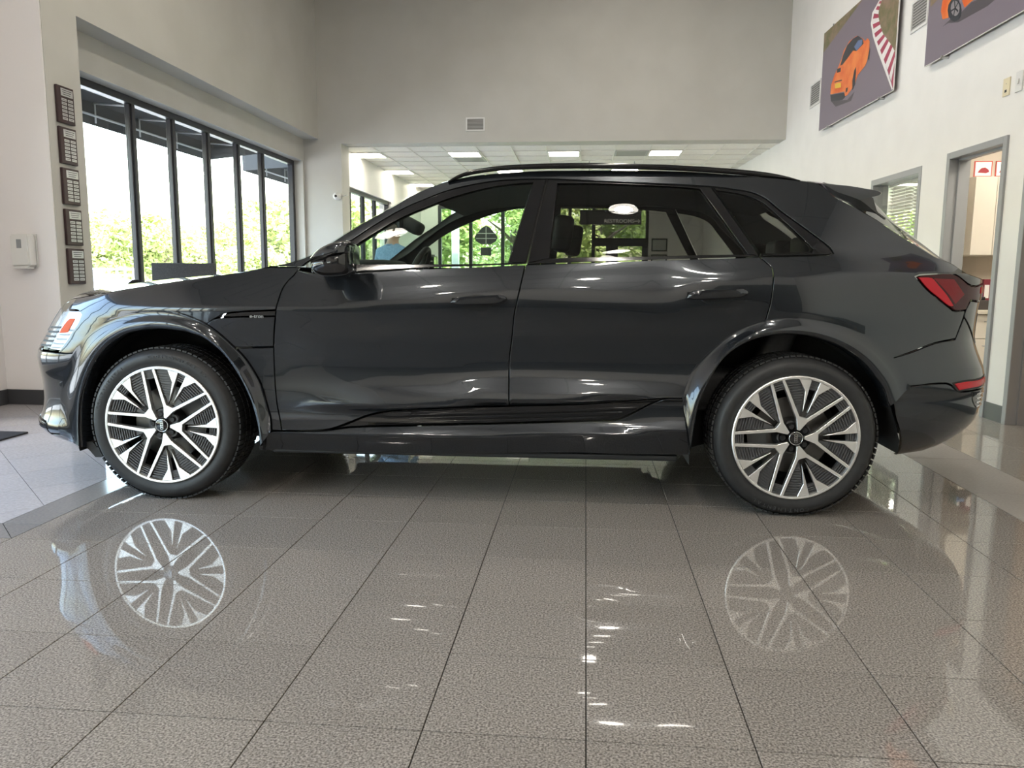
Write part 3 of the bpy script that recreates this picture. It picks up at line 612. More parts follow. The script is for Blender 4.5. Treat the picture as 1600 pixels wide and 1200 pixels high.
# ================= furniture and small things =======================================================================
mt_ = box('door_mat', (-4.74, 3.15, .0005), (-3.775, 4.925, .012), mottle(mat('black_mat', (.02, .02, .024), .9), 120, (.014, .014, .018), (.03, .03, .036)), None, .003); tag(mt_, 'thin black entrance mat on the pale tiles at the left edge', 'mat')
pt = empty('desk_screen', (-3.965, 7.5, 0)); tag(pt, 'dark grey fabric desk screen standing before the window behind the bonnet', 'partition')
box('fabric_panel', (-.325, -.025, .35), (.325, .025, 1.19), M_partition, pt, .006)
for x in (-.28, .28): box('post', (x - .02, -.02, .03), (x + .02, .02, .36), M_frame_dark, pt); box('foot', (x - .03, -.25, .0005), (x + .03, .25, .03), M_frame_dark, pt, .004)
ch = empty('office_chair', (-4.17, 7.0, 0), .6); tag(ch, 'black office chair, its rounded top just showing behind the bonnet', 'chair')
def rnd(name, lo, hi, m, parent, bev):
    bm = bmesh.new(); add_box(bm, lo, hi); bmesh.ops.bevel(bm, geom=bm.edges[:], offset=bev, segments=3, affect='EDGES', profile=.6); return from_bm(name, bm, m, parent, True)
prism('backrest', [(-.09, .60), (.09, .60), (.10, .86), (.085, .96), (.05, 1.015), (0, 1.033), (-.05, 1.015), (-.085, .96), (-.10, .86)], M_black, ch, Matrix.Translation((0, .10, 0)), .06, .012); rnd('seat', (-.17, -.20, .42), (.17, .14, .50), M_black, ch, .03); box('back_bar', (-.02, .13, .45), (.02, .17, .7), M_black, ch)
tube('column', [(0, 0, .1), (0, 0, .44)], .025, M_steel, ch, 10)
for k in range(5): a = k*2*PI/5; tube('base_arm', [(0, 0, .11), (.18*math.cos(a), .18*math.sin(a), .06)], .018, M_black, ch, 6); lathe('castor', [(.001, .02), (.022, .018), (.025, 0), (.022, -.018), (.001, -.02)], M_black, ch, 12, M=Matrix.Translation((.18*math.cos(a), .18*math.sin(a), .026)))
# office cabinets behind the open door
cb = empty('wall_cabinet', (3.42, 7.45, 1.293)); tag(cb, 'cream upper wall cabinet with two doors, seen through the open doorway', 'cabinet')
box('carcass', (0, .02, 0), (1.0, .345, .69), M_cabinet, cb); box('door', (-.0, 0, .003), (.183, .018, .687), M_cabinet, cb, .002); box('door', (.187, 0, .003), (.60, .018, .687), M_cabinet, cb, .002); box('door', (.604, 0, .003), (1.0, .018, .687), M_cabinet, cb, .002)
lc = empty('drawer_unit', (3.42, 7.30, 0)); tag(lc, 'cream drawer unit with metal pulls below the worktop in the office', 'cabinet')
box('carcass', (0, .02, .05), (1.0, .495, .775), M_cabinet, lc); box('plinth', (.02, .05, .0005), (.98, .48, .05), M_base, lc)
for x0, x1 in ((0, .30), (.304, .65), (.654, 1.0)):
    for z0, z1 in ((.06, .29), (.295, .555), (.56, .77)):
        d = box('drawer', (x0 + .002, 0, z0), (x1 - .002, .018, z1), M_cabinet, lc, .002); xm = (x0 + x1)/2
        tube('pull', [(xm - .045, .0, z1 - .06), (xm - .045, -.022, z1 - .06), (xm + .045, -.022, z1 - .06), (xm + .045, 0, z1 - .06)], .004, M_steel, d, 6)
wt = box('worktop', (3.40, 7.27, .776), (4.45, 7.795, .812), M_counter, None, .004); tag(wt, 'cream laminate worktop over the office drawers', 'worktop')
tb = empty('book', (3.535, 7.55, .8125)); tag(tb, 'tall teal book upright on the office worktop', 'book'); box('cover', (0, 0, 0), (.035, .16, .235), mat('teal_cloth', (.10, .24, .25), .5), tb, .002); box('pages', (.004, -.001, .004), (.031, .15, .231), C_white, tb)
rbk = empty('ring_binder', (3.585, 7.50, .8125)); tag(rbk, 'dark red ring binder upright on the office worktop', 'binder'); box('cover', (0, 0, 0), (.06, .25, .27), mat('maroon_card', (.20, .02, .035), .5), rbk, .003); box('spine_label', (.01, -.0015, .10), (.05, 0, .22), C_white, rbk)
og = empty('desk_organiser', (3.44, 7.34, .8125)); tag(og, 'dark desk organiser with a blue card on the office worktop', 'organiser'); box('tray', (0, 0, 0), (.13, .12, .085), mat('dark_brown_plastic', (.06, .05, .045), .5), og, .004); box('card', (.02, .05, .085), (.09, .055, .15), mat('blue_card', (.14, .28, .55), .4), og); rnd('stapler', (.03, .01, .085), (.10, .045, .115), M_black, og, .008)
for k, x in enumerate((3.42, 3.60)):
    o = empty('framed_print', (x, 7.50, 1.9845)); tag(o, ['red-edged framed print on top of the cabinet, half hidden by the door jamb', 'red-edged framed print of a red car on top of the cabinet, right one'][k], 'picture', 'framed prints on the office cabinet')
    box('board', (0, 0, 0), (.15, .012, .135), mat('red_edge', (.55, .07, .05), .4), o); box('print', (.008, -.001, .008), (.142, 0, .127), C_white, o)
    prism('printed_car', [(.03, .035), (.04, .055), (.06, .075), (.09, .08), (.12, .06), (.125, .04), (.10, .03)], mat('print_carred', (.35, .03, .04), .4), o, Matrix.Translation((0, -.002, 0)), .001)
# ================= the man in the blue shirt ==========================================================================
def person(loc, rz):
    J = {}; Ed = []
    def j(n, co, r, par=None):
        J[n] = (len(J), co, r); 
        if par: Ed.append((J[par][0], J[n][0]))
    j('pelvis', (0, 0, .93), (.155, .115)); j('waist', (0, 0, 1.08), (.145, .105), 'pelvis'); j('chest', (0, .01, 1.26), (.165, .12), 'waist'); j('upper', (0, -.005, 1.39), (.15, .095), 'chest'); j('neck', (0, -.01, 1.475), (.058, .058), 'upper'); j('jaw', (0, .015, 1.545), (.062, .068), 'neck'); j('skull', (0, .015, 1.615), (.072, .085), 'jaw'); j('crown', (0, .005, 1.67), (.058, .07), 'skull')
    for s, n in ((-1, 'l'), (1, 'r')):
        j('hip'+n, (s*.095, 0, .86), (.095, .095), 'pelvis'); j('knee'+n, (s*.11, .03, .49), (.062, .062), 'hip'+n); j('ank'+n, (s*.12, -.02, .09), (.042, .042), 'knee'+n); j('toe'+n, (s*.14, .15, .04), (.04, .032), 'ank'+n)
        j('sh'+n, (s*.185, -.005, 1.385), (.066, .066), 'upper'); j('el'+n, (s*.235, -.03, 1.12), (.044, .044), 'sh'+n); wr_ = (s*.23, .12, .93); j('wr'+n, wr_, (.028, .024), 'el'+n); j('palm'+n, (s*.228, .165, .872), (.034, .018), 'wr'+n)
        for k, (dx, L) in enumerate(((-.026, .066), (-.009, .076), (.009, .072), (.025, .056))):
            j('f%da%s' % (k, n), (s*.228 + dx, .190, .835), (.0095, .0095), 'palm'+n); j('f%db%s' % (k, n), (s*.228 + dx*1.1, .188 - .006, .835 - L*.55), (.0085, .0085), 'f%da%s' % (k, n)); j('f%dc%s' % (k, n), (s*.228 + dx*1.1, .170, .835 - L), (.0072, .0072), 'f%db%s' % (k, n))
        j('t1'+n, (s*.196, .165, .875), (.012, .012), 'palm'+n); j('t2'+n, (s*.182, .178, .845), (.0095, .0095), 't1'+n)
    me = bpy.data.meshes.new('body'); me.from_pydata([v[1] for v in J.values()], Ed, []); ob = bpy.data.objects.new('body', me); COL.objects.link(ob)
    md = ob.modifiers.new('s', 'SKIN'); sv = me.skin_vertices[0].data
    for i, v in enumerate(J.values()): sv[i].radius = v[2]; sv[i].use_root = (i == 0)
    ss = ob.modifiers.new('d', 'SUBSURF'); ss.levels = 2; ss.render_levels = 2
    bpy.context.view_layer.update(); dg = bpy.context.evaluated_depsgraph_get(); bme = bpy.data.meshes.new_from_object(ob.evaluated_get(dg)); bpy.data.objects.remove(ob)
    bme.name = 'person'; bme.materials.clear()
    for m in (M_skin, M_shirt, M_trousers, M_shoe): bme.materials.append(m)
    for p in bme.polygons:
        c = p.center; arm = abs(c.x) > .175 and c.z < 1.3
        p.material_index = 3 if c.z < .085 else 0 if (c.z > 1.475 or (arm and c.z < .955 and abs(c.x) > .165)) else 1 if (c.z > .93 or arm) else 2
        p.use_smooth = True
    o = bpy.data.objects.new('person', bme); COL.objects.link(o); o.location = loc; o.rotation_euler = (0, 0, rz)
    tag(o, 'person in a light blue shirt standing in the hall, seen through the car windows', 'person')
    for s in (-1, 1):
        lathe('ear', [(.001, -.012), (.012, -.010), (.016, 0), (.012, .008), (.001, .010)], M_skin, o, 12, 'X', M=Matrix.Translation((s*.075, .0, 1.605)) @ Matrix.Diagonal((.6, 1, 1.7, 1)))
        lathe('eye', [(.001, .008), (.008, .006), (.0105, 0), (.008, -.006), (.001, -.008)], C_white, o, 12, 'Y', M=Matrix.Translation((s*.03, .092, 1.618)))
        lathe('pupil', [(.001, .0105), (.004, .0095), (.0045, .006)], M_ink, o, 10, 'Y', M=Matrix.Translation((s*.03, .092, 1.618)))
        tube('brow', [(s*.015, .097, 1.635), (s*.032, .098, 1.64), (s*.046, .09, 1.634)], .004, M_hair, o, 5)
    prism('nose', [(0, 0), (.024, .006), (.006, .052)], M_skin, o, Matrix.Translation((.009, .088, 1.575)) @ Matrix.Rotation(PI/2, 4, 'Z'), .018, .004)
    tube('mouth', [(-.022, .088, 1.553), (0, .094, 1.551), (.022, .088, 1.553)], .004, mat('lips', (.38, .16, .13), .5), o, 6)
    bm = bmesh.new(); bmesh.ops.create_uvsphere(bm, u_segments=20, v_segments=14, radius=1)
    bmesh.ops.delete(bm, geom=[v for v in bm.verts if v.co.z < -.15 or (v.co.y > .45 and v.co.z < .5)], context='VERTS')
    for v in bm.verts: v.co = Vector((v.co.x*.085, v.co.y*.10 + .003, v.co.z*.088 + 1.628))
    from_bm('hair', bm, M_hair, o, True)
    tube('collar', [(.062*math.cos(a), -.008 + .062*math.sin(a), 1.468 + .006*math.sin(a)) for a in [k*PI/8 for k in range(16)]], .011, M_shirt, o, 6, True)
    box('belt', (-.13, -.11, .955), (.13, .11, .985), M_shoe, o, .02)
    return o
person((-2.10, 8.5, 0), math.radians(-32)).scale = (1.0, 1.0, .965)

# ---- car body surface: plan outline swept with a sectional profile -------------------------------
def pchip_slopes(x, y):
    h = np.diff(x, axis=-1); d = np.diff(y, axis=-1) / h
    m = np.zeros_like(y)
    d0, d1 = d[..., :-1], d[..., 1:]; h0, h1 = h[..., :-1], h[..., 1:]
    w1, w2 = 2 * h1 + h0, h1 + 2 * h0
    ok = d0 * d1 > 0
    den = np.where(ok, w1 / np.where(d0 == 0, 1, d0) + w2 / np.where(d1 == 0, 1, d1), 1)
    m[..., 1:-1] = np.where(ok, (w1 + w2) / den, 0)
    m[..., 0] = d[..., 0]; m[..., -1] = d[..., -1]
    return m

def hermite(x, y, m, xi):
    """x, y, m: (..., K); xi: (...)"""
    K = x.shape[-1]
    i = np.clip(np.sum(xi[..., None] >= x, axis=-1) - 1, 0, K - 2)
    g = lambda a, j: np.take_along_axis(a, j[..., None], -1)[..., 0]
    x0, x1 = g(x, i), g(x, i + 1); y0, y1 = g(y, i), g(y, i + 1); m0, m1 = g(m, i), g(m, i + 1)
    h = x1 - x0; u = np.clip((xi - x0) / h, -.5, 1.5)
    h00 = 2*u**3 - 3*u**2 + 1; h10 = u**3 - 2*u**2 + u; h01 = -2*u**3 + 3*u**2; h11 = u**3 - u**2
    return h00*y0 + h10*h*m0 + h01*y1 + h11*h*m1

def pchip(x, y, xi):
    x = np.asarray(x, float); y = np.asarray(y, float); xi = np.asarray(xi, float)
    m = pchip_slopes(x, y)
    b = lambda a: np.broadcast_to(a, xi.shape + a.shape)
    return hermite(b(x), b(y), b(m), xi)

TC = 0.965                                   # half of the car's width: the lateral position of its centre line
_PL = np.array([(-.945, .965), (-.935, .75), (-.90, .52), (-.83, .33), (-.72, .19), (-.56, .10), (-.36, .052), (-.1, .03), (.45, .03),
                (1.0, .022), (1.6, .018), (2.3, .018), (2.75, .022), (3.05, .034), (3.3, .062), (3.52, .11), (3.70, .185), (3.84, .31),
                (3.92, .48), (3.965, .70), (3.98, .965)])
def _natural_spline(t, y):
    n = len(t); h = np.diff(t); A = np.zeros((n, n)); r = np.zeros((n,) + y.shape[1:])
    A[0, 0] = A[-1, -1] = 1
    for i in range(1, n - 1):
        A[i, i-1], A[i, i], A[i, i+1] = h[i-1], 2 * (h[i-1] + h[i]), h[i]
        r[i] = 3 * ((y[i+1] - y[i]) / h[i] - (y[i] - y[i-1]) / h[i-1])
    c = np.linalg.solve(A, r)
    return c
_q = np.concatenate([[0], np.cumsum(np.hypot(*np.diff(_PL, axis=0).T))])
_i0 = 8
_q = _q - _q[_i0] + _PL[_i0, 0]              # q equals s amidships
_c = _natural_spline(_q, _PL)
QMIN, QMAX = _q[0], _q[-1]

def plan(q, d=False):
    q = np.asarray(q, float)
    i = np.clip(np.searchsorted(_q, q, side='right') - 1, 0, len(_q) - 2)
    u = (q - _q[i])[..., None]; h = (_q[i+1] - _q[i])[..., None]
    a = _PL[i]; c = _c[i]; b = (_PL[i+1] - a) / h - h * (2 * c + _c[i+1]) / 3; dd = (_c[i+1] - c) / (3 * h)
    p = a + b*u + c*u**2 + dd*u**3
    t = b + 2*c*u + 3*dd*u**2
    t = t / np.linalg.norm(t, axis=-1, keepdims=True)
    return p, t

# sectional profile: at each station along q, K knots (height, inward offset)
_ST = [
 (-1.42, [(0.2,0.165),(0.25,0.045),(0.28,-0.005),(0.31,-0.0337),(0.34,-0.0377),(0.37,-0.0157),(0.42,0.001),(0.47,0.0064),(0.52,0.0019),(0.57,-0.0067),(0.62,-0.0173),(0.67,-0.02),(0.71,-0.004),(0.76,0.0347),(0.81,0.0682),(0.87,0.1107),(0.92,0.155),(0.96,0.21),(1,0.29),(1.05,0.39),(1.1,0.49),(1.2,0.63)]),
 (-.95, [(0.2,0.145),(0.25,0.035),(0.28,-0.01),(0.31,-0.0337),(0.34,-0.0377),(0.37,-0.0207),(0.42,-0.007),(0.47,-0.0016),(0.52,-0.0021),(0.57,-0.0067),(0.62,-0.0153),(0.67,-0.02),(0.71,-0.006),(0.76,0.0247),(0.81,0.0532),(0.87,0.0907),(0.92,0.13),(0.96,0.18),(1,0.26),(1.05,0.36),(1.1,0.46),(1.2,0.63)]),
 (-.62, [(0.2,0.1273),(0.25,0.0373),(0.28,0.0023),(0.31,-0.0169),(0.34,-0.0176),(0.37,-0.0072),(0.42,0.0018),(0.47,0.006),(0.52,0.0061),(0.57,0.0041),(0.62,-0.0023),(0.67,-0.006),(0.71,-0.0012),(0.76,0.0148),(0.81,0.0317),(0.87,0.0555),(0.92,0.0835),(0.96,0.119),(1,0.191),(1.05,0.291),(1.1,0.401),(1.2,0.571)]),
 (-.25,  [(.20,.10),(.25,.06),(.28,.04),(.32,.03),(.35,.028),(.38,.03),(.42,.032),(.47,.032),(.52,.030),(.58,.028),(.64,.026),(.70,.024),(.78,.022),(.86,.022),(.91,.022),(.95,.036),(.99,.062),(1.02,.094),(1.05,.15),(1.09,.25),(1.14,.36),(1.22,.50)]),
 (.10,   [(.20,.10),(.25,.06),(.28,.04),(.32,.03),(.35,.025),(.38,.03),(.42,.035),(.47,.036),(.52,.034),(.58,.034),(.64,.034),(.70,.034),(.80,.028),(.88,.018),(.93,.014),(.965,.028),(1.0,.046),(1.04,.072),(1.075,.112),(1.11,.20),(1.16,.33),(1.24,.45)]),
 (.55,   [(.20,.10),(.235,.075),(.30,.045),(.333,.018),(.343,.012),(.356,.020),(.40,.046),(.43,.052),(.46,.048),(.52,.048),(.60,.054),(.68,.056),(.78,.050),(.88,.034),(.925,.026),(.97,.040),(1.02,.054),(1.07,.070),(1.11,.088),(1.15,.115),(1.21,.165),(1.30,.27)]),
 (1.1,   [(.20,.10),(.235,.075),(.30,.045),(.336,.018),(.346,.012),(.358,.020),(.40,.046),(.44,.052),(.475,.024),(.53,.036),(.59,.054),(.66,.063),(.78,.060),(.89,.049),(.945,.046),(.99,.055),(1.04,.070),(1.09,.088),(1.13,.104),(1.20,.135),(1.33,.21),(1.5,.325)]),
 (1.7,   [(.20,.10),(.235,.075),(.30,.045),(.341,.018),(.351,.012),(.365,.020),(.41,.046),(.49,.052),(.51,.018),(.57,.034),(.62,.053),(.68,.063),(.79,.063),(.90,.057),(.96,.055),(1.01,.059),(1.06,.071),(1.11,.088),(1.15,.106),(1.22,.136),(1.35,.20),(1.53,.305)]),
 (2.3,   [(.20,.10),(.235,.075),(.30,.045),(.365,.018),(.378,.012),(.392,.020),(.43,.040),(.51,.048),(.535,.022),(.57,.035),(.62,.052),(.68,.060),(.79,.060),(.90,.056),(.96,.055),(1.02,.063),(1.08,.078),(1.13,.094),(1.175,.111),(1.24,.136),(1.36,.20),(1.53,.30)]),
 (2.65,  [(.20,.10),(.24,.07),(.30,.045),(.385,.022),(.40,.018),(.42,.022),(.46,.030),(.51,.036),(.54,.036),(.58,.040),(.64,.044),(.70,.050),(.80,.050),(.92,.046),(1.00,.042),(1.07,.044),(1.115,.058),(1.15,.080),(1.185,.103),(1.25,.132),(1.36,.195),(1.53,.30)]),
 (3.05,  [(.20,.14),(.26,.08),(.32,.045),(.39,.034),(.42,.034),(.45,.034),(.48,.034),(.52,.034),(.56,.034),(.60,.036),(.66,.036),(.72,.034),(.82,.026),(.94,.014),(1.05,.017),(1.105,.024),(1.13,.040),(1.158,.062),(1.19,.090),(1.25,.118),(1.36,.175),(1.53,.28)]),
 (3.6, [(0.2,0.276),(0.26,0.1448),(0.32,0.0748),(0.39,0.0326),(0.43,0.0198),(0.47,0.0122),(0.5,0.008),(0.54,0.0051),(0.58,-0.0038),(0.62,-0.0063),(0.67,-0.0001),(0.72,0.0084),(0.82,0.0176),(0.94,0.0172),(1.05,0.022),(1.11,0.02),(1.13,0.034),(1.16,0.062),(1.19,0.086),(1.25,0.112),(1.36,0.169),(1.53,0.264)]),
 (4.05, [(0.2,0.36),(0.26,0.177),(0.32,0.077),(0.39,0.009),(0.43,-0.0105),(0.47,-0.0185),(0.5,-0.022),(0.54,-0.0252),(0.58,-0.0324),(0.62,-0.0308),(0.67,-0.0213),(0.72,0.0004),(0.82,0.031),(0.93,0.025),(1.03,0.014),(1.08,0.016),(1.11,0.04),(1.15,0.09),(1.19,0.14),(1.25,0.21),(1.36,0.31),(1.53,0.47)]),
 (4.75, [(0.2,0.39),(0.26,0.197),(0.32,0.087),(0.39,0.014),(0.43,-0.0085),(0.47,-0.0185),(0.5,-0.022),(0.54,-0.0272),(0.58,-0.0324),(0.62,-0.0308),(0.67,-0.0213),(0.72,0.0044),(0.82,0.049),(0.93,0.051),(1.01,0.028),(1.06,0.035),(1.1,0.07),(1.15,0.13),(1.19,0.19),(1.25,0.27),(1.36,0.41),(1.53,0.57)]),
]
_SQ = np.array([a for a, _ in _ST]); _SZ = np.array([[p[0] for p in b] for _, b in _ST]); _SW = np.array([[p[1] for p in b] for _, b in _ST])
_MZ = pchip_slopes(_SQ, _SZ.T.copy()); _MW = pchip_slopes(_SQ, _SW.T.copy())

def wprof(q, z):
    q = np.asarray(q, float); z = np.asarray(z, float)
    qq = np.clip(q, _SQ[0], _SQ[-1])
    K = _SZ.shape[1]
    i = np.clip(np.searchsorted(_SQ, qq, side='right') - 1, 0, len(_SQ) - 2)
    h = (_SQ[i+1] - _SQ[i])[..., None]; u = ((qq - _SQ[i]))[..., None] / h
    h00 = 2*u**3 - 3*u**2 + 1; h10 = u**3 - 2*u**2 + u; h01 = -2*u**3 + 3*u**2; h11 = u**3 - u**2
    zk = h00*_SZ[i] + h10*h*_MZ.T[i] + h01*_SZ[i+1] + h11*h*_MZ.T[i+1]
    wk = h00*_SW[i] + h10*h*_MW.T[i] + h01*_SW[i+1] + h11*h*_MW.T[i+1]
    m = pchip_slopes(zk, wk)
    return hermite(zk, wk, m, z)

def side(q, z, off=0.0):
    """point of the near flank at plan position q and height z; off moves it inward"""
    p, t = plan(q)
    n = np.stack([t[..., 1], -t[..., 0]], -1)
    w = wprof(q, z) + off
    xy = p - n * w[..., None]
    xy[..., 1] = np.minimum(xy[..., 1], TC)
    return np.concatenate([xy, np.asarray(z, float)[..., None] + 0 * w[..., None]], -1)

def side_normal(q, z, e=.004):
    q = np.asarray(q, float); z = np.asarray(z, float)
    a = side(q + e, z) - side(q - e, z); b = side(q, z + e) - side(q, z - e)
    n = np.cross(a, b); return n / np.linalg.norm(n, axis=-1, keepdims=True)


